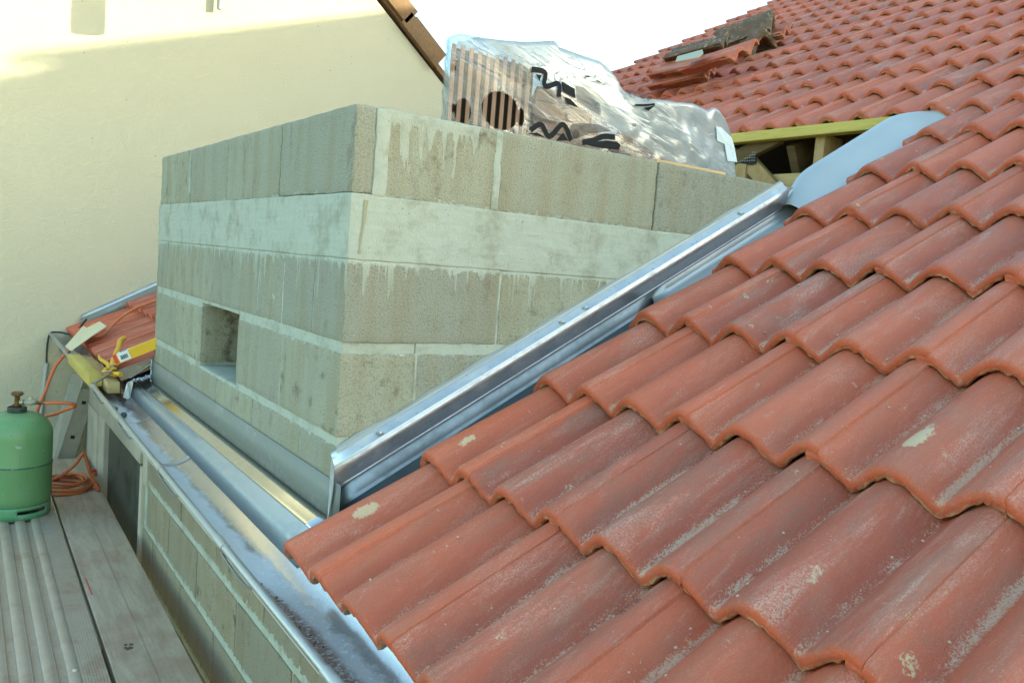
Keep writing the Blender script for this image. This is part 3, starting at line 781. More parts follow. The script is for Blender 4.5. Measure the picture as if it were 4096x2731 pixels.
# curl of zinc and a wasp
b = MB(); q = in_gutter(-0.70, 0.40, 0.006); rows = []
for i in range(16):
    a = 0.3 + 2.2 * i / 15
    p = q + Vector((0.030 * math.cos(a) - 0.01, -0.022 * math.sin(a) + 0.03, 0.004 + 0.010 * math.sin(a)))
    rows.append([p, p + Vector((0.0015, 0.001, 0.008))])
b.grid(rows); o = b.build('zinc_curl', M_ZINC, fix=False); o.modifiers.new('sheet', 'SOLIDIFY').thickness = 0.001
tag(o, 'thin curled strip of zinc offcut lying in the gutter grit', 'metal offcut')
wq = in_gutter(-0.545, 0.335, 0.004)
wasp = empty('wasp', wq, 'small black and yellow wasp sitting on the grit of the gutter', 'wasp')
b = MB(); b.ball(wq + Vector((0, 0.0, 0.002)), 0.003, 8, (1, 1.9, 0.9)); b.ball(wq + Vector((0, -0.008, 0.002)), 0.0024, 8); b.ball(wq + Vector((0, 0.0075, 0.002)), 0.0025, 8, (1, 1.3, 1))
b.build('body', M_YELLOW, wasp)
b = MB()
for dy in (0.003, 0.0, -0.003): b.ball(wq + Vector((0, dy, 0.0022)), 0.0031, 8, (1, 0.25, 0.95))
for sx in (-1, 1):
    for k in (-0.004, 0, 0.004): b.tube([wq + Vector((0, k, 0.002)), wq + Vector((sx * 0.005, k * 1.5, 0.003)), wq + Vector((sx * 0.008, k * 2, 0.0))], 0.0004, 5)
b.build('stripes', M_BLACK, wasp)
b = MB()
for sx in (-1, 1): b.add([wq + Vector((0, 0.003, 0.004)), wq + Vector((sx * 0.006, -0.003, 0.006)), wq + Vector((sx * 0.003, -0.009, 0.005))], [(0, 1, 2)])
b.build('wings', simple('wing_film', (0.3, 0.25, 0.18), 0.3), wasp, fix=False)

# ------------------------------------------------------------------ dormer flashings
def profile_sheet(name, prof_pts, path, mat, parent, thick=0.0012, angle=25, wob=0.0):
    """prof_pts: list of (dx, dy, dz) offsets, path: list of points"""
    rows = []
    for i, p in enumerate(path):
        w_ = wob * math.sin(i * 1.7) if wob else 0
        rows.append([Vector(p) + Vector(q) + Vector((0, 0, w_)) for q in prof_pts])
    b = MB(); b.grid(rows)
    o = b.build(name, mat, parent, fix=False, angle=angle)
    s_ = o.modifiers.new('sheet', 'SOLIDIFY'); s_.thickness = thick; s_.offset = 0
    return o
apron = empty('apron_flashing', (0, 1, -0.98), 'bent zinc apron flashing along the foot of the dormer front, above the gutter', 'flashing')
ys = list(np.linspace(-0.05, 2.045, 22))
profile_sheet('upstand', [(-0.004, 0, -0.884), (-0.0035, 0, -0.978)], [(0, y, 0) for y in ys], M_ZINC, apron, wob=0.0)
rnd_edge = [(-0.0425 - 0.004 * math.sin(a), 0, -1.0022 + 0.004 * math.cos(a)) for a in np.linspace(0.45, math.pi/2, 5)]
profile_sheet('shelf', [(-0.0045, 0, -0.9785), (-0.02, 0, -0.9865), (-0.040, 0, -0.9968)] + rnd_edge, [(0, y, 0) for y in ys], M_SHELF, apron, angle=60)
rows = []
for y in ys:
    lip_ = bead(y) + Vector((2 * GR + 0.004, 0, -0.004))
    rows.append([(-0.0464, y, -1.0028), (-0.0475, y, -1.0060), (lip_.x - 0.004, y, min(lip_.z + 0.004, -1.008)), (lip_.x - 0.011, y, lip_.z - 0.008), (lip_.x - 0.020, y, lip_.z - 0.045)])
b = MB(); b.grid(rows); o = b.build('drip_edge', zinc_material('drip_zinc', (0.46, 0.48, 0.47), 0.35, 1.3, (0.28, 0.30, 0.29)), apron, fix=False, angle=60); o.modifiers.new('sheet', 'SOLIDIFY').thickness = 0.001
b = MB()
for i in range(26):
    t_ = i / 25; b.ball((-0.006 - 0.07 * t_ + rb.uniform(-.004, .004), 2.035 + rb.uniform(-.008, .008), -0.955 - 0.02 * t_ + rb.uniform(-.006, .006)), rb.uniform(0.005, 0.011), 8, (1, 1, 0.7))
for i in range(14): b.ball((-0.006, 2.04 + rb.uniform(-.006, .006), -0.885 - 0.09 * i / 13), rb.uniform(0.004, 0.006), 8)
b.build('solder', simple('solder', (0.55, 0.58, 0.60), 0.28, 0.9, 0.2, 60, 0.3), apron)
b = MB(); b.prism([(-0.004, 2.05, -0.90), (-0.085, 2.06, -0.965), (-0.095, 2.10, -0.975), (-0.004, 2.12, -0.915)], (0, 0, -0.0015)); b.build('corner_tab', M_ZINC_BRIGHT, apron, smooth=False)
b = MB(); b.prism([(-0.075, 2.045, -0.97), (-0.10, 2.055, -0.985), (-0.115, 2.05, -1.05), (-0.088, 2.04, -1.06)], (0, 0.0015, 0)); b.build('corner_tab', M_ZINC_BRIGHT, apron, smooth=False)

cheek = empty('wall_flashing', (0.8, -0.01, -0.45), 'long new zinc cap flashing screwed up the sloping side of the block dormer', 'flashing')
SL = 0.5335
def cap_path(x0, x1, n): return [(x, 0, -0.819 + SL * x) for x in np.linspace(x0, x1, n)]
profile_sheet('cap', [(0, 0.002, 0.006), (0, -0.006, 0.0), (0, -0.010, -0.006), (0, -0.023, -0.016), (0, -0.027, -0.020)], cap_path(-0.012, 1.545, 24), M_ZINC_BRIGHT, cheek, angle=60)
profile_sheet('skirt', [(0, -0.0270, -0.019), (0, -0.0180, -0.05), (0, -0.0095, -0.082), (0, -0.013, -0.088)], cap_path(-0.012, 1.56, 24), zinc_material('skirt_zinc', (0.46, 0.44, 0.45), 0.30, 0.75, (0.23, 0.205, 0.21)), cheek, angle=40)  # mauve tone puts the tiles' reflection into the skirt's colour
b = MB(); b.prism([(-0.012, -0.003, -0.83), (-0.013, -0.026, -0.845), (-0.013, -0.026, -0.905), (-0.012, -0.003, -0.985)], (0.0015, 0, 0)); b.build('end_fold', M_ZINC_BRIGHT, cheek, smooth=False)
for x in (0.105, 0.64, 0.86, 1.335, 0.72):
    if x in (0.86,): continue
    q = Vector((x, -0.016, -0.819 + SL * x - 0.009)); nrm_ = Vector((0, -0.7, 0.7))
    b = MB(); b.ball(q, 0.0062, 10, (1, 0.8, 0.8)); b.lathe([(0.0001, 0.0), (0.010, 0.0), (0.010, 0.0012), (0.0001, 0.0014)], q, 16); b.build('screw', M_ZINC_BRIGHT, cheek)
b = MB(); rs2 = random.Random(2); rows = []
for i in range(60):
    x = 1.535 * i / 59; w_ = 0.008 + 0.007 * mnoise.noise(Vector((x * 9, 0, 0)))
    z = -0.819 + SL * x
    rows.append([(x, 0.001, z + 0.006 + w_), (x, -0.005, z + 0.005 + w_ * 0.5), (x, -0.007, z + 0.001)])
b.grid(rows); b.build('sealant_bead', simple('clear_sealant', (0.27, 0.29, 0.28), 0.3, 0, 0.05, 20, 0.02), cheek, fix=False)

tray = empty('valley_tray', (0.8, -0.1, -0.55), 'pale blue-grey zinc tray rising between dormer and red tiles to the upper roof', 'flashing')
rows = []
for x in np.linspace(0.0, 1.00, 16):
    z = -0.962 + SL * x
    rows.append([(x, -0.002, z + 0.10), (x, -0.003, z + 0.012), (x, -0.010, z + 0.002), (x, -0.10, z), (x, -0.22, z), (x, -0.26, z + 0.012)])
b = MB(); b.grid(rows); o = b.build('side_tray', zinc_material('dark_reflection_zinc', (0.30, 0.32, 0.32), 0.3, 0.6, (0.11, 0.125, 0.12)), tray, fix=False, angle=40); o.modifiers.new('sheet', 'SOLIDIFY').thickness = 0.001  # dark lower half, paler upper half: reflection's change put into the colour
rows = []
for x in np.linspace(0.99, 1.92, 16):
    z = -0.9615 + SL * x
    rows.append([(x, -0.002, z + 0.10), (x, -0.003, z + 0.03), (x, -0.012, z + 0.014), (x, -0.06, z + 0.008), (x, -0.12, z), (x, -0.22, z - 0.004), (x, -0.26, z + 0.010)])
b = MB(); b.grid(rows); o = b.build('side_tray', M_SATIN, tray, fix=False, angle=70); o.modifiers.new('sheet', 'SOLIDIFY').thickness = 0.001
rows = []
for i, s in enumerate(np.linspace(1.95, 2.86, 26)):
    e = max(0.0, (s - 2.72) / 0.2); e = e * e * (3 - 2 * e) if e < 1 else 1
    w_ = (1 - 0.62 * e) * min(1.0, 0.80 + 0.20 * (s - 1.95) / 0.2)
    row = []
    for y, n_ in ((-0.26, -0.135), (-0.20, -0.135), (-0.155, -0.122), (-0.115, -0.096), (-0.075, -0.062), (-0.035, -0.030), (0.005, -0.010), (0.040, -0.006), (0.066, -0.020), (0.084, -0.048), (0.090, -0.085), (0.091, -0.13)):
        row.append(roof(s, -0.26 + (y + 0.26) * w_, n_ - 0.045 * e - 0.045 * max(0.0, 1 - (s - 1.95) / 0.28) ** 2))
    rows.append(row)
b = MB(); b.grid(rows); o = b.build('upper_tray', M_SATIN, tray, fix=False, angle=70)
sub = o.modifiers.new('round', 'SUBSURF'); sub.levels = sub.render_levels = 2
o.modifiers.new('sheet', 'SOLIDIFY').thickness = 0.001

# ------------------------------------------------------------------ neighbour's house
YN = 3.85
bw = MB(); bw.box(-2.9, -2.7, -7, 3.8, -4.3, -1.85)  # added unseen wall, keeps low sky light from under the plank
tag(bw.build('light_block_wall', M_FLOOR, smooth=False), 'added grey wall behind the scaffold that blocks low sky light, outside the picture', 'wall')
neigh = empty('neighbour_house', (-2, YN, -4.3), 'cream rendered gable house next door, its top in sun and its foot in shade', 'house')
SLN = -0.812
def rake(x): return 1.476 + SLN * (x - 1.77)
b = MB(); b.prism([(3.0, YN, -4.3), (3.0, YN, 0.45), (2.62, YN, 0.45), (2.60, YN, rake(2.60)), (0.75, YN, rake(0.75)), (-2.6, YN, rake(0.75) - 3.35 * 0.812), (-2.6, YN, -4.3)], (0, 0.3, 0)); b.build('gable_wall', M_RENDER, neigh, smooth=False)
b = MB(); n_ = Vector((0.812, 0, 1)).normalized(); t_ = Vector((1, 0, -0.812)).normalized()
A0 = Vector((0.70, YN - 0.02, rake(0.70))) + n_ * 0.03; A1 = Vector((2.45, YN - 0.02, rake(2.45))) + n_ * 0.03
b.hexa([A0, A1, A1 + n_ * 0.04, A0 + n_ * 0.04], [p + Vector((0, 7, 0)) for p in (A0, A1, A1 + n_ * 0.04, A0 + n_ * 0.04)], None)
b.build('roof', M_BROWN, neigh, smooth=False)
B0 = Vector((0.70, YN - 0.02, rake(0.70) + 0.06)); B1 = Vector((-2.75, YN - 0.02, rake(0.70) + 0.06 - 3.45 * 0.812)); nb = Vector((-0.812, 0, 1)).normalized() * 0.04
b = MB(); b.hexa([B0, B1, B1 + nb, B0 + nb], [p + Vector((0, 7, 0)) for p in (B0, B1, B1 + nb, B0 + nb)], None); b.build('roof', M_BROWN, neigh, smooth=False)
base_ = Vector((2.263, YN - 0.055, 1.095)); 
for i in range(5):
    q = base_ - t_ * (0.365 * i) + n_ * (0.0 + 0.012 * (i % 1))
    L_, H_ = 0.40, 0.138
    lift = n_ * 0.030
    poly = [q, q + n_ * H_, q + n_ * H_ - t_ * (L_ - 0.05), q + n_ * (H_ - 0.012) - t_ * (L_ - 0.045), q + n_ * (H_ - 0.012) - t_ * L_, q - t_ * L_ + n_ * 0.012, q - t_ * (L_ - 0.03) + n_ * 0.004]
    if i > 0: poly = [p + lift * 1.0 for p in poly]
    b = MB(); b.prism(poly, (0, 0.055, 0)); b.build('verge_tile', M_BROWN, neigh, bevel=0.004)
# steel tube hanging in front of the sunny wall
b = MB(); b.tube([(0.672, YN - 0.05, 1.135), (0.672, YN - 0.05, 2.2)], 0.018, 16); b.tube([(0.672, YN - 0.05, 1.9), (0.672, YN + 0.01, 1.9)], 0.008, 8)
tag(b.build('steel_pipe', simple('galvanised_tube', (0.30, 0.32, 0.30), 0.5, 0.5)), 'short grey steel pipe end hanging on the sunlit cream wall', 'pipe')
# flue pipe standing off the wall above the picture: its shadow is the grey bar on the wall
b = MB(); b.tube([(0.70, YN - 0.77, 1.095), (0.70, YN - 0.77, 2.6)], 0.066, 24); b.beam((0.70, YN - 0.77, 2.4), (0.70, YN, 2.4), 0.03, 0.03)
tag(b.build('flue_pipe', M_GREY), 'grey flue pipe on an arm above the cream wall, seen only by its shadow', 'flue pipe')

farf = empty('wall_flashing', (0.3, 3.8, -0.8), 'short zinc cap flashing rising along the cream wall above the far tiles', 'flashing')
path = [(x, YN, -0.874 + SL * (x + 0.037)) for x in np.linspace(-0.06, 1.2, 14)]
profile_sheet('cap', [(0, -0.002, 0.030), (0, -0.008, 0.022), (0, -0.024, 0.010)], path, M_ZINC_BRIGHT, farf, angle=60)
profile_sheet('skirt', [(0, -0.025, 0.010), (0, -0.030, -0.060)], path, M_ZINC, farf)
profile_sheet('upstand', [(0, -0.012, -0.04), (0, -0.012, -0.12), (0, -0.13, -0.125)], path, M_ZINC_BLUE, farf)

# ------------------------------------------------------------------ scaffold deck and plank
ZP = -1.70
deck = empty('aluminium_deck', (-0.6, 1, ZP), 'ribbed aluminium scaffold deck dusted with clay under the gas bottle', 'scaffold deck')
def deck_x(x, y): return x + (y - 3.0) * 0.016
prof_d = []
x = -0.300
for i in range(9):                                   # fine ribs next to the plank
    prof_d += [(x, 0.0), (x - 0.0045, 0.0), (x - 0.0048, -0.002), (x - 0.0078, -0.002)]; x -= 0.0081
for i in range(9):                                   # wide ribs with deep grooves
    prof_d += [(x, 0.0), (x - 0.004, 0.002), (x - 0.026, 0.002), (x - 0.030, 0.0), (x - 0.033, -0.011), (x - 0.056, -0.011), (x - 0.060, 0.0)]; x -= 0.064
prof_d += [(x, 0.0), (x - 0.005, 0.0), (x - 0.005, -0.05)]
rows = [[(deck_x(px_, y), y, ZP + pz) for px_, pz in [(-0.300, -0.05)] + prof_d] for y in np.linspace(-2.6, 3.3, 14)]
b = MB(); b.grid(rows); o = b.build('deck_board', M_DECK, deck, fix=False, angle=30)
o.modifiers.new('sheet', 'SOLIDIFY').thickness = 0.002
b = MB(); b.box(-0.85, -0.31, 3.24, 3.30, ZP - 0.06, ZP - 0.016); b.build('end_bar', M_RAIL, deck)
b = MB(); pr = random.Random(9)
for i in range(900):
    y = pr.uniform(0.4, 2.9); k = pr.randrange(5)
    xx = deck_x(-0.373 - 0.064 * k - pr.uniform(0.034, 0.056), y)
    b.ball((xx, y, ZP - 0.0095), pr.choice([0.0012, 0.0018, 0.0025]), 6, (1, 1, 0.6))
tag(b.build('deck_grit', simple('pale_grit', (0.42, 0.33, 0.26), 0.9, 0, 0.4, 80, 0.1)), kind='stuff')

b = MB(); rows = []
def pl_x(x, y): return x + (y - 3.0) * 0.0165
xs = [(-0.282, -0.035), (-0.282, -0.002), (-0.280, 0.0), (-0.168, 0.0), (-0.167, -0.0022), (-0.1655, -0.0022), (-0.1645, -0.0008), (-0.056, -0.0008), (-0.053, -0.004), (-0.053, -0.035)]
ysn = np.linspace(-2.6, 3.62, 90)
for y in ysn:
    row = []
    for x_, z_ in xs:
        e = 0.0018 * mnoise.noise(Vector((x_ * 30, y * 5, 1))) if x_ > -0.06 else 0.0
        row.append((pl_x(x_, y) + e, y, ZP + z_))
    rows.append(row)
b.grid(rows, closed=True)
n_x = len(xs); b.f.append(tuple(range(n_x))); b.r.append(0); b.f.append(tuple((len(rows)-1)*n_x + i for i in range(n_x))[::-1]); b.r.append(0)
tag(b.build('timber_plank', M_PLANK, angle=30), 'long grey weathered timber plank stained red with tile dust beside the ribbed deck', 'plank')
b = MB(); b.prism([(-0.2935, 1.50, ZP - 0.006), (-0.2935, 1.68, ZP - 0.006), (-0.2895, 1.68, ZP - 0.006), (-0.2895, 1.50, ZP - 0.006)], (0, 0, 0.007))
tag(b.build('red_strip', M_RED), 'thin bright red strip wedged between plank and ribbed deck', 'plastic strip')
b = MB(); b.tube(smoothcurve([(-0.072, 3.18, ZP + 0.001), (-0.066, 3.19, ZP + 0.022), (-0.046, 3.20, ZP + 0.026), (-0.040, 3.20, ZP - 0.006)], 5), 0.007, 8)
tag(b.build('red_clip', M_RED), 'small red plastic clip hooked over the far plank edge', 'clip')
for i, (x_, y_, c_, lb) in enumerate([(-0.418, 0.92, (0.62, 0.58, 0.44), 'round cream pebble lying on a rib of the aluminium deck'), (-0.400, 1.78, (0.26, 0.30, 0.34), 'small grey chip of slate lying on the aluminium deck')]):
    b = MB(); b.ball((x_, y_, ZP + 0.004), 0.008, 10, (1, 1.2, 0.5) if i == 0 else (0.9, 1.3, 0.35))
    tag(b.build('pebble' if i == 0 else 'stone_chip', simple('pebble_stone', c_, 0.7)), lb, 'pebble' if i == 0 else 'stone chip')
b = MB(); kn = random.Random(4)
for i in range(9): b.ball((pl_x(-0.215, 1.05) + kn.uniform(-.012, .012), 1.02 + kn.uniform(-.02, .02), ZP + 0.001), 0.006, 6, (1, 1.4, 0.3))
tag(b.build('dirt_lump', simple('dry_dirt', (0.09, 0.085, 0.06), 0.9)), 'dark crumbled dirt lump lying on the timber plank', 'dirt lump')

# ------------------------------------------------------------------ gas bottle
BC = Vector((-0.470, 2.63, ZP))
bottle = empty('gas_bottle', BC, 'worn green steel gas bottle with brass valve standing on the scaffold deck', 'gas bottle')
pf = [(0.001, 0.035), (0.100, 0.038), (0.135, 0.050), (0.150, 0.075), (0.1525, 0.10), (0.1525, 0.243), (0.1535, 0.247), (0.1535, 0.251), (0.1525, 0.255), (0.1525, 0.375)]
for i in range(1, 13):
    a = math.pi / 2 * i / 12; pf.append((0.1525 - 0.09 * (1 - math.cos(a)) - (0.027 * (i / 12) ** 3), 0.375 + 0.113 * math.sin(a)))
pf += [(0.001, 0.491)]
b = MB(); b.lathe(pf, BC, 64); b.build('body', M_GREEN, bottle)
b = MB(); b.lathe([(0.1532, 0.2455), (0.1543, 0.247), (0.1543, 0.2515), (0.1532, 0.253)], BC, 64); b.build('weld_seam', simple('scuffed_seam', (0.05, 0.10, 0.07), 0.6, 0, 0.4, 80, 0.2, (0.3, 0.35, 0.3), 0.8), bottle)
b = MB(); n = 96; rows = []
for z_ in (0.0, 0.030, 0.046, 0.062):
    rows.append([BC + Vector((0.149 * math.cos(2*math.pi*j/n), 0.149 * math.sin(2*math.pi*j/n), z_ if z_ else 0.001)) for j in range(n)])
base_i = len(b.v); b.v += [tuple(p) for r_ in rows for p in r_]
for i in range(3):
    for j in range(n):
        if i == 1 and (j % 24) < 14: continue          # slots in the foot ring
        k = (j + 1) % n; b.f.append((i*n + j, i*n + k, (i+1)*n + k, (i+1)*n + j)); b.r.append(0)
o = b.build('foot_ring', M_GREEN_WORN, bottle); o.modifiers.new('sheet', 'SOLIDIFY').thickness = 0.005
b = MB(); b.lathe([(0.04, 0.487), (0.041, 0.492), (0.041, 0.510), (0.037, 0.513), (0.034, 0.506), (0.001, 0.506)], BC, 32); b.build('collar', simple('dark_collar', (0.03, 0.045, 0.035), 0.4), bottle)
VZ = BC + Vector((0, 0, 0.505))
b = MB(); b.lathe([(0.001, 0.0), (0.017, 0.0), (0.019, 0.004), (0.019, 0.020), (0.012, 0.022), (0.011, 0.055), (0.013, 0.060), (0.001, 0.061)], VZ, 8); b.build('valve', M_BRASS, bottle)
b = MB(); b.lathe([(0.001, 0.060), (0.020, 0.060), (0.0245, 0.064), (0.0245, 0.074), (0.020, 0.079), (0.001, 0.080)], VZ, 28)
for j in range(14):
    a = 2*math.pi*j/14; b.ball(VZ + Vector((0.0243*math.cos(a), 0.0243*math.sin(a), 0.069)), 0.0038, 6)
b.build('hand_wheel', M_BRASS, bottle)
RD = Vector((0.95, -0.12, 0.0)).normalized()
reg = MB(); q = VZ + Vector((0, 0, 0.028))
reg.tube([q + RD * 0.008, q + RD * 0.030], 0.011, 12); reg.lathe([(0.001, -0.012), (0.024, -0.010), (0.029, -0.003), (0.029, 0.004), (0.023, 0.012), (0.012, 0.016), (0.011, 0.026), (0.001, 0.027)], q + RD * 0.052, 28)
reg.tube([q + RD * 0.075 + Vector((0, 0, 0.010)), q + RD * 0.075 + Vector((0, 0, 0.022))], 0.006, 10)
rg = reg.build('regulator', M_REG, bottle)
b = MB(); b.tube([q + RD * 0.022, q + RD * 0.034], 0.014, 6); b.build('inlet_nut', M_BRASS, bottle)
b = MB(); b.tube([q + RD * 0.078 + Vector((0, 0, -0.002)), q + RD * 0.100 + Vector((0, 0, -0.004))], [0.010, 0.007], 6); b.tube([q + RD * 0.098 + Vector((0, 0, -0.004)), q + RD * 0.118 + Vector((0, 0, -0.005))], 0.006, 8)
b.build('hose_nut', M_BRASS, bottle)

# ------------------------------------------------------------------ orange gas hose
h0 = q + RD * 0.112 + Vector((0, 0, -0.005))
def on_roof(x, y, n_=0.012):
    s = (x - RO.x) / CP; return Vector((x, y, RO.z + s * SP + n_))
hose = [h0, h0 + RD * 0.05 + Vector((0, 0, 0.002)), h0 + RD * 0.11 + Vector((0, 0, -0.003)), h0 + RD * 0.13 + Vector((0.0, 0.03, -0.022)), h0 + RD * 0.06 + Vector((0, 0.10, -0.07)), h0 + RD * 0.0 + Vector((0, 0.20, -0.13)),
        Vector((-0.36, 2.98, -1.50)), Vector((-0.32, 3.02, -1.68))]
cx, cy = -0.235, 2.985
for turn in range(4):
    rx_, ry_ = 0.135 - 0.012 * turn, 0.150 - 0.016 * turn
    for j in range(10):
        a = math.pi + 2 * math.pi * j / 10
        hose.append(Vector((cx + (0.02 if turn % 2 else -0.008) + rx_ * math.cos(a), cy + ry_ * math.sin(a) + (0.02 if turn == 2 else 0), ZP + 0.009 + 0.0125 * turn + 0.004 * math.sin(j * 1.3))))
hose += [Vector((-0.345, 3.00, -1.635)), Vector((-0.33, 2.88, -1.63)), Vector((-0.265, 2.85, -1.60)), Vector((-0.195, 2.85, -1.545)), Vector((-0.158, 2.85, -1.488)), Vector((-0.145, 2.85, -1.500)), Vector((-0.118, 2.85, -1.60)), Vector((-0.075, 2.86, -1.685)),
         Vector((-0.095, 2.93, ZP + 0.010)), Vector((-0.16, 3.06, ZP + 0.012)), Vector((-0.30, 3.16, ZP + 0.012)), Vector((-0.375, 3.12, -1.62)), Vector((-0.372, 3.06, -1.45)), Vector((-0.350, 3.02, -1.28)), Vector((-0.322, 3.02, -1.195)), Vector((-0.290, 3.02, -1.09)),
         Vector((-0.262, 3.02, -1.03)), Vector((-0.222, 3.02, -0.982))]
hose += [on_roof(-0.147, 2.95, 0.03), on_roof(-0.081, 2.929), on_roof(-0.021, 3.026), on_roof(0.037, 3.153), on_roof(0.134, 3.256), on_roof(0.234, 3.2), on_roof(0.36, 3.08), on_roof(0.5, 2.95)]
b = MB(); b.tube(smoothcurve(hose, 5), 0.0085, 10)
tag(b.build('gas_hose', M_HOSE, angle=80), 'orange rubber gas hose coiled on the plank and running up over the gutter', 'hose')

# black cable and grey conduit on the cream wall
b = MB(); b.tube(smoothcurve([on_roof(-0.06, 3.60, 0.02), (-0.111, 3.74, -0.962), (-0.175, 3.80, -0.962), (-0.222, 3.832, -0.972), (-0.236, 3.832, -1.03), (-0.239, 3.834, -1.10), (-0.238, 3.834, -1.165)], 6), 0.0055, 8)
tag(b.build('black_cable', M_BLACK), 'thin black cable bending over the gutter end down the cream wall', 'cable')
b = MB(); b.tube([(-0.238, 3.836, -1.155), (-0.256, 3.836, -1.39), (-0.29, 3.836, -1.85), (-0.30, 3.836, -3.0)], 0.0115, 12)
tag(b.build('conduit', M_GREY), 'pale grey plastic conduit pipe running down the cream wall', 'conduit')

# leaning aluminium rail with square holes
rail = empty('aluminium_rail', (-0.13, 3.70, -1.72), 'old aluminium rail with square holes leaning between gas bottle and wall', 'rail')
p_top, p_bot = Vector((-0.020, 3.735, -1.305)), Vector((-0.185, 3.69, -1.90))
t_ = (p_top - p_bot).normalized(); sx_ = Vector((1, 0, 0)); sx_ = (sx_ - t_ * sx_.dot(t_)).normalized(); sn = sx_.cross(t_).normalized()
if sn.y > 0: sn = -sn
Lr = (p_top - p_bot).length
def rp(u, v, w): return p_bot + t_ * (u * Lr) + sx_ * v + sn * w
holes = [0.22, 0.515, 0.865]
FW = 0.041
b = MB(); us_ = [0]
for h_ in holes: us_ += [h_ - 0.017, h_ + 0.017]
us_.append(1.0)
for i in range(len(us_) - 1):
    a_, c_ = us_[i], us_[i + 1]
    segs_ = [(-FW, -0.012), (0.012, FW)] if i % 2 == 1 else [(-FW, FW)]
    for v0, v1 in segs_:
        P = [rp(a_, v0, 0.0), rp(c_, v0, 0.0), rp(c_, v1, 0.0), rp(a_, v1, 0.0)]
        b.hexa(P, [p_ - sn * 0.003 for p_ in P], None)
for v in (-FW, FW):
    for wv in (0.0,):
        P = [rp(0, v - 0.004, 0.003), rp(1, v - 0.004, 0.003), rp(1, v + 0.004, 0.003), rp(0, v + 0.004, 0.003)]
        b.hexa(P, [p_ - sn * 0.006 for p_ in P], None)
b.build('front_flange', M_RAIL, rail, smooth=False)
b = MB(); P = [rp(-0.02, -FW, 0.0), rp(1.12, -FW + 0.004, -0.03), rp(1.12, -FW - 0.066, -0.055), rp(-0.02, -FW - 0.066, -0.055)]
b.hexa(P, [p_ - sn * 0.003 for p_ in P], None); b.build('side_flange', M_RAIL, rail, smooth=False)
for h_ in holes:
    b = MB()
    P = [rp(h_ - 0.019, -0.0135, -0.0045), rp(h_ + 0.019, -0.0135, -0.0045), rp(h_ + 0.019, 0.0135, -0.0045), rp(h_ - 0.019, 0.0135, -0.0045)]
    b.hexa(P, [p_ - sn * 0.02 for p_ in P], None)
    b.build('rung_socket', M_DARK, rail, smooth=False)

# ------------------------------------------------------------------ things lying at the far eave
pts = [(-0.238, 2.985, -0.945), (-0.122, 3.254, -0.864), (-0.117, 3.156, -0.863), (-0.056, 3.15, -0.826), (-0.055, 2.934, -0.828), (-0.155, 2.835, -0.885), (-0.236, 2.775, -0.940)]
b = MB(); b.prism(pts, Vector((0.002, 0, -0.003)))
tag(b.build('sheet_offcut', M_CREAM_REFLECT, smooth=False), 'angular sheet metal offcut with a cream reflection painted in, lying across gutter and far tiles', 'sheet offcut')
b = MB(); b.box(-0.245, -0.192, 2.085, 2.80, -1.005, -0.958)
b_ = b.build('timber_batten', M_TREATED, bevel=0.003); tag(b_, 'yellow-green treated timber batten lying in the gutter nearest its front bead', 'batten', 'battens in the gutter')
b = MB(); b.box(-0.189, -0.140, 1.98, 2.86, -1.018, -0.970)
b_ = b.build('timber_batten', M_PINE_Y, bevel=0.003); tag(b_, 'pale sawn timber batten lying in the gutter against the tile ends', 'batten', 'battens in the gutter')

snips = empty('tin_snips', (-0.15, 2.15, -0.93), 'yellow-handled tin snips lying open on battens and tile ends', 'tin snips')
b = MB(); b.beam((-0.255, 1.88, -0.955), (-0.165, 2.05, -0.94), 0.016, 0.006); b.beam((-0.185, 2.10, -0.945), (-0.150, 2.06, -0.93), 0.03, 0.006); b.build('blade', M_STEEL, snips, bevel=0.002)
b = MB(); b.tube(smoothcurve([(-0.150, 2.07, -0.928), (-0.140, 2.17, -0.915), (-0.115, 2.25, -0.885), (-0.088, 2.35, -0.862), (-0.070, 2.43, -0.848), (-0.045, 2.47, -0.836)], 5), [0.010]*5 + [0.013]*8 + [0.011]*5 + [0.013]*7 + [0.010], 10); b.build('handle', M_YELLOW, snips)
b = MB(); b.tube(smoothcurve([(-0.158, 2.07, -0.932), (-0.135, 2.12, -0.918), (-0.105, 2.16, -0.895), (-0.075, 2.20, -0.872)], 5), [0.009]*8 + [0.012]*7 + [0.009], 10); b.build('handle', M_YELLOW, snips)
b = MB(); b.lathe([(0.001, 0.0), (0.012, 0.0), (0.012, 0.012), (0.001, 0.014)], (-0.152, 2.09, -0.925), 14); b.build('pivot_bolt', M_STEEL, snips)
pliers = empty('pliers', (-0.15, 2.25, -0.93), 'second pair of yellow pliers whose thin grip points up the battens', 'pliers')
b = MB(); b.tube(smoothcurve([(-0.148, 2.50, -0.925), (-0.158, 2.40, -0.930), (-0.150, 2.28, -0.930), (-0.152, 2.20, -0.932), (-0.158, 2.13, -0.935)], 5), [0.004 + 0.0007 * min(i, 9) for i in range(21)], 10); b.build('handle', M_YELLOW, pliers)
b = MB(); b.tube(smoothcurve([(-0.160, 2.19, -0.945), (-0.180, 2.12, -0.948), (-0.155, 2.05, -0.945), (-0.135, 2.00, -0.94)], 5), [0.011]*16, 8); b.build('handle', M_YELLOW, pliers)
b = MB(); b.beam((-0.155, 2.10, -0.948), (-0.142, 2.02, -0.945), 0.022, 0.012); b.build('jaw', M_STEEL, pliers, bevel=0.002)

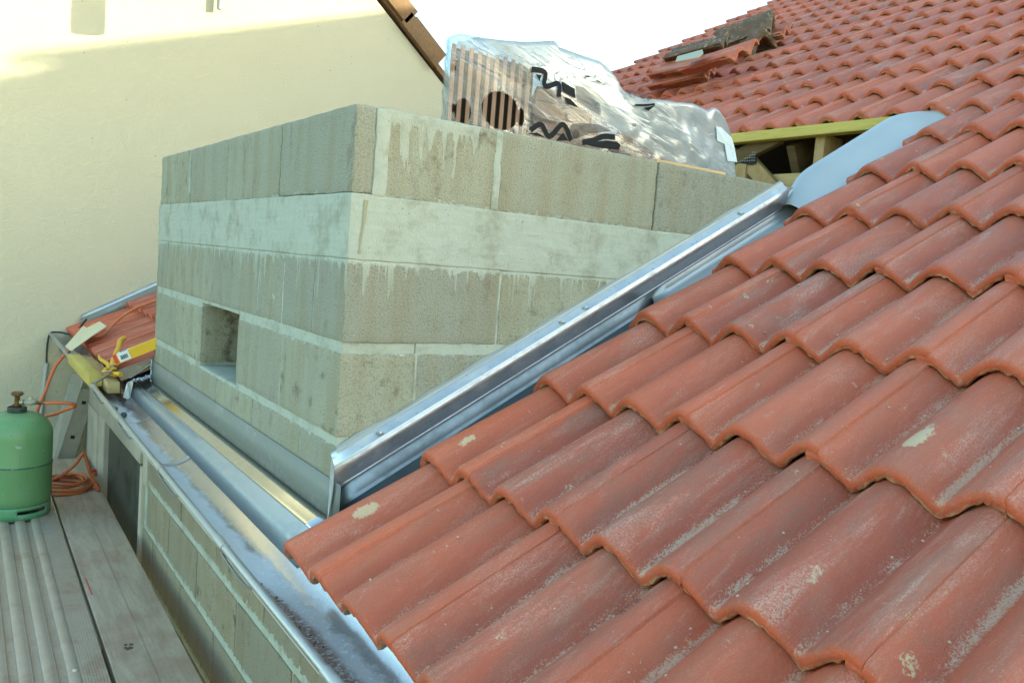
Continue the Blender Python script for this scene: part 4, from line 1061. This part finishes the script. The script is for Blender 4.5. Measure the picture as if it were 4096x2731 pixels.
ybox = empty('yellow_box', (-0.05, 2.05, -0.86), 'long yellow cardboard box with white label and red end on the far tiles', 'box')
ub = Vector((0.118, -0.045, 0.062)).normalized(); vb = Vector((-0.25, -1, 0.0)); vb = (vb - ub * vb.dot(ub)).normalized(); wb = ub.cross(vb)
if wb.z < 0: wb = -wb
o_ = Vector((-0.122, 2.115, -0.903))
def yb(u, v, w): return o_ + ub * u + vb * v + wb * w
def ybox_part(name, u0, u1, v0, v1, w0, w1, mat):
    b = MB(); b.hexa([yb(u0, v0, w0), yb(u1, v0, w0), yb(u1, v1, w0), yb(u0, v1, w0)], [yb(u0, v0, w1), yb(u1, v0, w1), yb(u1, v1, w1), yb(u0, v1, w1)], None)
    return b.build(name, mat, ybox, smooth=False)
ybox_part('carton', 0.0, 0.26, 0, 0.062, 0, 0.042, M_YBOX)
ybox_part('red_end', -0.001, 0.014, 0.004, 0.0635, 0.004, 0.0428, M_RED)
lab = ybox_part('label', 0.018, 0.066, 0.004, 0.0630, 0.003, 0.0424, M_LABEL)
for i in range(9):
    b = MB(); u = 0.027 + 0.0036 * i; P = [yb(u, 0.022, 0.0428), yb(u + 0.0018 + 0.0008 * (i % 2), 0.022, 0.0428), yb(u + 0.0018 + 0.0008 * (i % 2), 0.046, 0.0428), yb(u, 0.046, 0.0428)]
    b.hexa(P, [p_ + wb * 0.0004 for p_ in P], None)
    b.build('barcode', M_INK, ybox, smooth=False); b = MB()
    P = [yb(u, 0.0632, 0.012), yb(u + 0.0018 + 0.0008 * (i % 2), 0.0632, 0.012), yb(u + 0.0018 + 0.0008 * (i % 2), 0.0632, 0.030), yb(u, 0.0632, 0.030)]
    b.hexa(P, [p_ + vb * 0.0004 for p_ in P], None)
    b.build('barcode', M_INK, ybox, smooth=False)
# nuts and bits in the gutter
for i, (y_, f_, r_, mat_, nm, lb, ct) in enumerate([
        (1.79, 0.30, 0.012, M_STEEL, 'steel_ball', 'shiny round steel ball lying in the gutter near the battens', 'ball'),
        (1.70, 0.40, 0.0125, simple('lead_grey', (0.09, 0.10, 0.11), 0.55, 0.3), 'lead_ball', 'dull dark lead ball lying in the gutter beside the steel one', 'ball')]):
    b = MB(); b.ball(in_gutter(y_, f_, r_ + 0.001), r_, 14); tag(b.build(nm, mat_), lb, ct)
b = MB(); q_ = in_gutter(1.86, 0.30, 0.006); b.tube([q_ + Vector((-0.012, 0, 0)), q_ + Vector((0.016, -0.004, 0.002))], 0.0055, 8); tag(b.build('orange_plug', simple('orange_plastic', (0.62, 0.25, 0.02), 0.5)), 'tiny orange plastic wall plug lying in the gutter', 'wall plug')
b = MB(); q_ = in_gutter(1.99, 0.26, 0.006); b.lathe([(0.005, 0.0), (0.010, 0.0), (0.010, 0.008), (0.005, 0.008), (0.005, 0.0)], q_, 6); tag(b.build('steel_nut', M_STEEL), 'small steel nut lying in the gutter under the batten end', 'nut')

# cut clay tile edge beside the dormer foot
b = MB(); rows = []
for i, s in enumerate((0.045, 0.10, 0.18, 0.26, 0.36)):
    y = OY + 16 * W - 0.80 * W + 0.018
    rows.append([roof(s, y, -0.010 - DROP * s / GAUGE), roof(s, y - 0.006, -0.018 - DROP * s / GAUGE), roof(s, y - 0.010, -0.058 - DROP * s / GAUGE)])
b.grid(rows); b.build('cut_edge', M_CUT, roof_root, fix=False)

# ------------------------------------------------------------------ pile of loose tiles on the upper roof
def loose(name, label, arrs, mat, p, xdir, up, cat='roof tile', group=None, rnd=0.3):
    x = Vector(xdir).normalized(); z = Vector(up); z = (z - x * z.dot(x)).normalized(); y = z.cross(x)
    mt = Matrix((x, y, z)).transposed().to_4x4(); mt.translation = Vector(p)
    me = tile_mesh(name, [(arrs, I4, rnd)], mat)
    mt.translation = Vector(p) - y * 0.12
    o = bpy.data.objects.new(name, me); COL.objects.link(o); o.matrix_world = mt
    sm_ = o.modifiers.new('body', 'SOLIDIFY'); sm_.thickness = 0.012; sm_.offset = -1
    return tag(o, label, cat, group)
BARREL = [(lambda a: (a[0] * np.array([1.0, 1.30, 2.3]) + np.array([0, 0, 0.06]), a[1], a[2], a[3]))(tile_arrays(50 + i, -0.5, 0.5, cut_left=True, cut_right=True)) for i in range(2)]
loose('roof_tile', 'lowest loose red tile of the pile, its profile end facing right', FULL[0], M_TILE, (3.3600, 2.1020, 1.0380), (-0.4111, 0.9093, -0.0651), (-0.4771, 0.0000, 0.8788), group='loose tiles piled on the upper roof', rnd=0.35)
loose('roof_tile', 'loose red tile stacked flat on the lowest one', FULL[1], M_TILE, (3.3890, 2.1340, 1.1140), (-0.4134, 0.9099, -0.0353), (-0.4771, 0.0000, 0.8788), group='loose tiles piled on the upper roof', rnd=0.55)
loose('roof_tile', 'loose red tile carrying the metal offcut, its two arches showing', FULL[2], M_TILE, (3.1680, 1.7490, 1.0640), (-0.0174, 0.9998, 0.0026), (-0.4771, 0.0000, 0.8788), group='loose tiles piled on the upper roof', rnd=0.20)
loose('mossy_tile', 'overturned brown mossy tile lying behind the metal offcut', FULL[3], M_TILE_OLD, (3.6100, 2.2210, 1.3140), (-0.4709, 0.8729, -0.1272), (-0.4771, 0.0000, 0.8788), group='loose tiles piled on the upper roof', rnd=0.10)
loose('mossy_tile', 'thick old tile with yellow lichen, highest of the pile', BARREL[0], M_TILE_OLD, (3.9710, 2.1220, 1.5100), (-0.4325, 0.8986, -0.0733), (-0.4771, 0.0000, 0.8788), group='loose tiles piled on the upper roof', rnd=0.70)
loose('mossy_tile', 'dark grey mossy tile with open arch between the two heaps', BARREL[1], M_TILE_OLD, (3.8640, 2.1940, 1.3510), (0.2165, 0.9284, 0.3019), (-0.4771, 0.0000, 0.8788), group='loose tiles piled on the upper roof', rnd=0.50)
loose('roof_tile', 'loose red tile lying under the lichen-covered old tile', FULL[3], M_TILE, (4.0740, 2.0930, 1.4660), (-0.3552, 0.9305, -0.0896), (-0.4771, 0.0000, 0.8788), group='loose tiles piled on the upper roof', rnd=0.45)
b = MB(); b.prism([(3.0650, 2.0920, 1.0380), (3.2410, 2.2560, 1.1330), (3.2860, 2.0800, 1.1580), (3.1380, 1.9270, 1.0780), (3.0410, 1.8690, 1.0250)], (0, 0, -0.004))
tag(b.build('metal_offcut', M_DULL_REFLECT, smooth=False), 'folded shiny metal offcut, cream reflection painted in, lying on the loose red tiles of the upper roof', 'metal offcut')

# ------------------------------------------------------------------ package of tiles under torn plastic film
pack = empty('tile_package', (0.9, 0.45, 0.0), 'torn clear plastic film printed with black zigzags over a stack of clay tiles', 'package')
PY = 0.31
SIL = [(0.392, 0.293), (0.399, 0.304), (0.436, 0.322), (0.501, 0.327), (0.581, 0.335), (0.663, 0.348), (0.723, 0.363), (0.782, 0.378), (0.79, 0.362), (0.875, 0.357), (0.964, 0.353), (1.005, 0.338), (1.044, 0.311), (1.077, 0.276), (1.157, 0.265), (1.324, 0.28), (1.396, 0.288), (1.484, 0.282), (1.508, 0.295), (1.522, 0.299), (1.548, 0.291), (1.586, 0.268), (1.622, 0.228), (1.652, 0.156), (1.668, 0.11)]
def sil(x):
    for (x0, z0), (x1, z1) in zip(SIL[:-1], SIL[1:]):
        if x0 <= x <= x1: return z0 + (z1 - z0) * (x - x0) / max(1e-6, x1 - x0)
    return SIL[0][1] if x < SIL[0][0] else SIL[-1][1]
def film_y(x, z):
    """front of the film: folds running from top left to bottom right, bulging over the pile"""
    d = (x * 0.62 + z * 1.0)
    f_ = 0.010 * mnoise.noise(Vector((d * 14, (x - z) * 3, 0.3))) + 0.018 * mnoise.noise(Vector((d * 5, (x - z) * 2.0, 1.7)))
    e_ = 0.004 * mnoise.noise(Vector((x * 22, z * 22, 5)))
    right = min(1, max(0, (x - 1.0) / 0.2))
    return PY + f_ * (0.35 + 0.9 * right) + e_ * right - 0.012 * right + 0.04 * max(0, (0.42 - x) / 0.06) ** 2 * 0.5
FX0, FX1 = SIL[0][0], SIL[-1][0]
rows = []
NXF = 120
for i in range(NXF + 1):
    x = FX0 + (FX1 - FX0) * i / NXF
    zt = sil(x); row = []
    for j in range(24):
        z = 0.0 + (zt - 0.012) * j / 23
        row.append((x, film_y(x, z) + 0.012 * (j / 23) ** 6, z))
    for j in range(1, 13):
        t2 = j / 12
        row.append((x + 0.01 * mnoise.noise(Vector((x * 9, j * 0.6, 3))), PY + 0.014 + 0.42 * t2, zt - 0.012 + 0.012 * math.sin(math.pi * min(1, t2 * 3) / 2) - 0.05 * t2 ** 2 + 0.010 * mnoise.noise(Vector((x * 14, t2 * 6, 9)))))
    row.append((x, PY + 0.45, 0.0))
    rows.append(row)
endL = [(FX0, PY + 0.02 + 0.43 * k / 6, sil(FX0)) for k in range(7)]
b = MB(); b.grid(rows)
t = NT('clear_film'); p = t.pos(); o3 = t.xyz(p)
FA, FB = (0.4775, -0.3229)
across = t.math('ADD', t.math('MULTIPLY', o3[0], -FB), o3[2]); along = t.math('ADD', o3[0], t.math('MULTIPLY', o3[2], FB))
cv = t.n('ShaderNodeCombineXYZ'); t.put(cv.inputs[0], t.math('MULTIPLY', across, 9.0)); t.put(cv.inputs[1], t.math('MULTIPLY', along, 1.3)); t.put(cv.inputs[2], t.math('MULTIPLY', o3[1], 2.0))
streak = t.noise(cv.outputs[0], 3.0, 5, 0.62, 0.7)
nf = t.noise(p, 7, 3, 0.5, 0.8); crease = t.ramp(t.math('ABSOLUTE', t.math('SUBTRACT', t.noise(cv.outputs[0], 2.2, 3, 0.5, 1.4), 0.5)), 0.022, 0.0)
top_sheet = t.ramp(t.math('SUBTRACT', across, FA), -0.003, 0.004)
milky = t.fmix(top_sheet, t.fmix(t.ramp(streak, 0.40, 0.70), 0.08, 0.34), t.fmix(t.ramp(streak, 0.34, 0.66), 0.70, 0.93))
milky = t.math('ADD', milky, t.math('MULTIPLY', crease, 0.22), 0, True)
fb = t.bump(t.math('ADD', t.math('MULTIPLY', streak, 0.8), t.math('MULTIPLY', crease, 0.5)), 0.30, 0.012)
tr = t.n('ShaderNodeBsdfTransparent'); tr.inputs[0].default_value = (0.80, 0.845, 0.855, 1)
gl = t.n('ShaderNodeBsdfGlossy'); gl.inputs['Roughness'].default_value = 0.25; t.put(gl.inputs['Normal'], fb)
df = t.n('ShaderNodeBsdfDiffuse'); df.inputs[0].default_value = (0.53, 0.55, 0.53, 1); t.put(df.inputs['Normal'], fb)
tl = t.n('ShaderNodeBsdfTranslucent'); tl.inputs[0].default_value = (0.48, 0.52, 0.52, 1)
def mixs(f_, a, c):
    x = t.n('ShaderNodeMixShader'); t.put(x.inputs[0], f_); t.t.links.new(a, x.inputs[1]); t.t.links.new(c, x.inputs[2]); return x.outputs[0]
lw = t.n('ShaderNodeLayerWeight'); lw.inputs[0].default_value = 0.35; t.put(lw.inputs['Normal'], fb)
milk = mixs(0.45, df.outputs[0], tl.outputs[0])
body = mixs(milky, tr.outputs[0], milk)
body = mixs(t.math('ADD', 0.02, t.math('MULTIPLY', lw.outputs['Fresnel'], 0.16)), body, gl.outputs[0])
hole = 0.0
for (hx, hz, ax, az) in [(0.422, 0.208, 0.011, 0.011), (0.464, 0.091, 0.027, 0.038), (0.595, 0.116, 0.069, 0.056), (0.672, 0.11, 0.015, 0.027), (0.432, 0.096, 0.008, 0.013), (0.89, 0.093, 0.014, 0.014)]:
    dx = t.math('DIVIDE', t.math('SUBTRACT', o3[0], hx), ax); dz = t.math('DIVIDE', t.math('SUBTRACT', o3[2], hz), az)
    r2 = t.math('ADD', t.math('MULTIPLY', dx, dx), t.math('MULTIPLY', dz, dz))
    hole = t.math('MAXIMUM', hole, t.math('LESS_THAN', r2, 1.0))
hole = t.math('MULTIPLY', hole, t.math('LESS_THAN', o3[1], PY + 0.06))
body = mixs(hole, body, tr.outputs[0])
M_FILM = t.done(body)
b.build('plastic_film', M_FILM, pack, fix=False, angle=180)
# left end of the film
b = MB(); zl = sil(FX0)
b.grid([[(FX0 + 0.01 * math.sin(j * 2.1) * (k > 0) + 0.004, PY + 0.44 * k / 8, zl * j / 10) for j in range(11)] for k in range(9)]); b.build('film_end', M_FILM, pack, fix=False, angle=180)
# ribbed tiles standing on edge, and lower piles of clay
zk = 0.285
b = MB(); kk = random.Random(8)
for i in range(10):
    x = FX0 + 0.020 + 0.0302 * i; ztop = min(zk, sil(x) - 0.025)
    b.box(x, x + 0.0150, PY + 0.028, PY + 0.43, 0.0, ztop - kk.uniform(0, 0.006), kk.random())
b.build('standing_tiles', simple('stacked_clay', (0.40, 0.215, 0.145), 0.85, 0.0, 0.2, 40, 0.3), pack, bevel=0.002)
b = MB(); b.box(FX0 + 0.018, FX0 + 0.32, PY + 0.06, PY + 0.40, 0.0, zk - 0.004); b.build('stack_core', simple('shadow_clay', (0.12, 0.085, 0.055), 0.9), pack, smooth=False)  # core darkened in colour to give shade between the standing tiles
b = MB()
for i in range(5):
    b.box(FX0 + 0.335, FX0 + 0.66 - 0.03 * i, PY + 0.05, PY + 0.42, 0.002 + 0.046 * i, 0.044 + 0.046 * i, kk.random())
for i in range(3):
    b.box(FX0 + 0.70, FX0 + 1.08, PY + 0.05, PY + 0.42, 0.012 + 0.046 * i, 0.054 + 0.046 * i, kk.random())
b.build('clay_pile', M_CLAYBRICK, pack, bevel=0.003)
b = MB(); b.box(1.06, 1.385, 0.105, 0.195, 0.004, 0.026); b.build('pallet_board', M_PALLET, pack, bevel=0.002)
# black print on the film
def film_strip(name, paths, mat=M_INK):
    for pts_, w_ in paths:
        b = MB()
        c_ = smoothcurve([Vector((x, 0, z)) for x, z in pts_], 5) if len(pts_) > 2 else [Vector((x, 0, z)) for x, z in pts_]
        rows = []
        for i, q_ in enumerate(c_):
            t_ = (c_[min(i+1, len(c_)-1)] - c_[max(i-1, 0)]).normalized(); nn = Vector((-t_.z, 0, t_.x))
            row = []
            for k in (-0.5, 0, 0.5):
                pp = q_ + nn * (w_ * k); row.append((pp.x, film_y(pp.x, pp.z) - 0.0025, pp.z))
            rows.append(row)
        b.grid(rows); b.build(name, mat, pack, fix=False)
def film_patch(name, polys, mat=M_INK):
    for pl_ in polys:
        b = MB()
        c = (sum(p_[0] for p_ in pl_) / len(pl_), sum(p_[1] for p_ in pl_) / len(pl_))
        vs = [(c[0], film_y(*c) - 0.003, c[1])] + [(x, film_y(x, z) - 0.003, z) for x, z in pl_]
        b.add(vs, [(0, i + 1, (i + 1) % len(pl_) + 1) for i in range(len(pl_))])
        b.build(name, mat, pack, fix=False, smooth=False)
film_strip('printed_zigzag', [([(0.694, 0.257), (0.745, 0.258), (0.745, 0.225), (0.759, 0.218), (0.801, 0.234), (0.807, 0.195)], 0.016), ([(0.712, 0.077), (0.749, 0.101), (0.786, 0.069), (0.832, 0.114), (0.87, 0.069)], 0.017), ([(0.916, 0.07), (0.961, 0.084), (1.005, 0.103), (1.053, 0.108)], 0.018), ([(1.122, 0.224), (1.163, 0.23), (1.198, 0.238)], 0.007)])
film_patch('printed_patch', [[(0.811, 0.244), (0.867, 0.231), (0.874, 0.202), (0.819, 0.214)], [(0.828, 0.198), (0.852, 0.197), (0.888, 0.176), (0.843, 0.18)], [(0.709, 0.245), (0.732, 0.247), (0.728, 0.227)], [(0.812, 0.06), (0.835, 0.089), (0.859, 0.067)], [(0.701, 0.066), (0.736, 0.074), (0.772, 0.063)], [(0.93, 0.066), (0.971, 0.081), (1.018, 0.092), (1.062, 0.095), (1.079, 0.085), (1.073, 0.071), (1.021, 0.067), (0.973, 0.064)], [(1.157, 0.22), (1.201, 0.235), (1.178, 0.213)], [(0.896, 0.278), (0.929, 0.283), (0.92, 0.276)], [(0.949, 0.271), (0.96, 0.276), (0.984, 0.27), (0.973, 0.269)]])
M_GREYINK = simple('grey_film_print', (0.055, 0.058, 0.06), 0.8, 0, 0.15, 30, 0.02)
_nt = M_GREYINK.node_tree; _o = [n for n in _nt.nodes if n.type == 'OUTPUT_MATERIAL'][0]; _b = [n for n in _nt.nodes if n.type == 'BSDF_PRINCIPLED'][0]
_b.inputs['Alpha'].default_value = 0.5
film_patch('printed_lettering', [[(1.076, 0.266), (1.087, 0.268), (1.112, 0.245), (1.099, 0.244)], [(1.087, 0.268), (1.122, 0.266), (1.121, 0.261), (1.097, 0.259)], [(1.108, 0.253), (1.122, 0.247), (1.112, 0.244)], [(1.123, 0.265), (1.145, 0.264), (1.154, 0.248), (1.142, 0.248)], [(1.164, 0.261), (1.179, 0.262), (1.182, 0.254), (1.171, 0.244), (1.164, 0.247)], [(1.227, 0.249), (1.253, 0.248), (1.259, 0.241), (1.241, 0.241)], [(1.267, 0.247), (1.307, 0.243), (1.285, 0.241)], [(1.117, 0.164), (1.135, 0.166), (1.136, 0.156), (1.121, 0.152)], [(0.869, 0.244), (0.905, 0.243), (0.945, 0.223), (0.976, 0.204), (0.986, 0.186), (0.986, 0.167), (0.936, 0.179), (0.88, 0.196)], [(0.868, 0.12), (0.899, 0.129), (0.976, 0.138), (1.018, 0.134), (1.033, 0.125), (1.003, 0.117), (0.945, 0.103), (0.913, 0.089), (0.878, 0.074), (0.861, 0.11)], [(0.705, 0.132), (0.748, 0.12), (0.806, 0.119), (0.811, 0.108), (0.757, 0.11), (0.706, 0.088)]], M_GREYINK)
film_patch('paper_label', [[(1.527, 0.219), (1.559, 0.221), (1.623, 0.194), (1.644, 0.164), (1.666, 0.11), (1.612, 0.107), (1.587, 0.165), (1.546, 0.171)]], simple('label_paper', (0.66, 0.70, 0.70), 0.5, 0, 0.05, 30, 0.05))
film_patch('label_text', [[(1.545, 0.207), (1.553, 0.208), (1.552, 0.201), (1.544, 0.201)], [(1.543, 0.187), (1.554, 0.187), (1.554, 0.178), (1.544, 0.177)], [(1.562, 0.182), (1.565, 0.181), (1.562, 0.175), (1.559, 0.176)], [(1.559, 0.175), (1.561, 0.174), (1.558, 0.17), (1.556, 0.17)], [(1.585, 0.199), (1.588, 0.199), (1.586, 0.191), (1.583, 0.191)], [(1.594, 0.191), (1.596, 0.19), (1.589, 0.183), (1.586, 0.184)], [(1.6, 0.196), (1.601, 0.194), (1.59, 0.19), (1.589, 0.191)], [(1.588, 0.185), (1.591, 0.185), (1.59, 0.177), (1.586, 0.177)], [(1.602, 0.174), (1.604, 0.173), (1.596, 0.166), (1.594, 0.167)], [(1.608, 0.178), (1.609, 0.176), (1.598, 0.172), (1.597, 0.174)], [(1.605, 0.186), (1.607, 0.186), (1.606, 0.178), (1.603, 0.178)], [(1.606, 0.168), (1.608, 0.167), (1.601, 0.16), (1.598, 0.161)], [(1.599, 0.176), (1.6, 0.175), (1.589, 0.171), (1.588, 0.172)], [(1.62, 0.172), (1.621, 0.171), (1.615, 0.161), (1.614, 0.161)], [(1.623, 0.166), (1.624, 0.165), (1.619, 0.155), (1.617, 0.155)], [(1.626, 0.159), (1.628, 0.159), (1.622, 0.148), (1.621, 0.149)], [(1.623, 0.152), (1.624, 0.152), (1.618, 0.141), (1.617, 0.141)], [(1.626, 0.146), (1.627, 0.146), (1.622, 0.135), (1.62, 0.135)], [(1.63, 0.14), (1.631, 0.14), (1.625, 0.129), (1.624, 0.129)], [(1.626, 0.133), (1.627, 0.133), (1.621, 0.122), (1.62, 0.122)], [(1.629, 0.127), (1.63, 0.126), (1.625, 0.116), (1.624, 0.116)], [(1.633, 0.12), (1.634, 0.12), (1.628, 0.109), (1.627, 0.11)], [(1.632, 0.182), (1.633, 0.182), (1.628, 0.173), (1.627, 0.173)], [(1.634, 0.17), (1.635, 0.17), (1.63, 0.161), (1.629, 0.161)], [(1.636, 0.157), (1.637, 0.157), (1.632, 0.148), (1.631, 0.148)], [(1.638, 0.145), (1.639, 0.145), (1.634, 0.136), (1.633, 0.136)], [(1.64, 0.133), (1.641, 0.132), (1.636, 0.123), (1.635, 0.124)]], M_GREYINK)

# the pile stands turned on its pallet: its ends run away from the wall head
for o in [c for c in bpy.data.objects if c.parent == pack]:
    for v in o.data.vertices: v.co.x += 0.60 * max(0.0, (v.co.y + pack.location.y - PY))
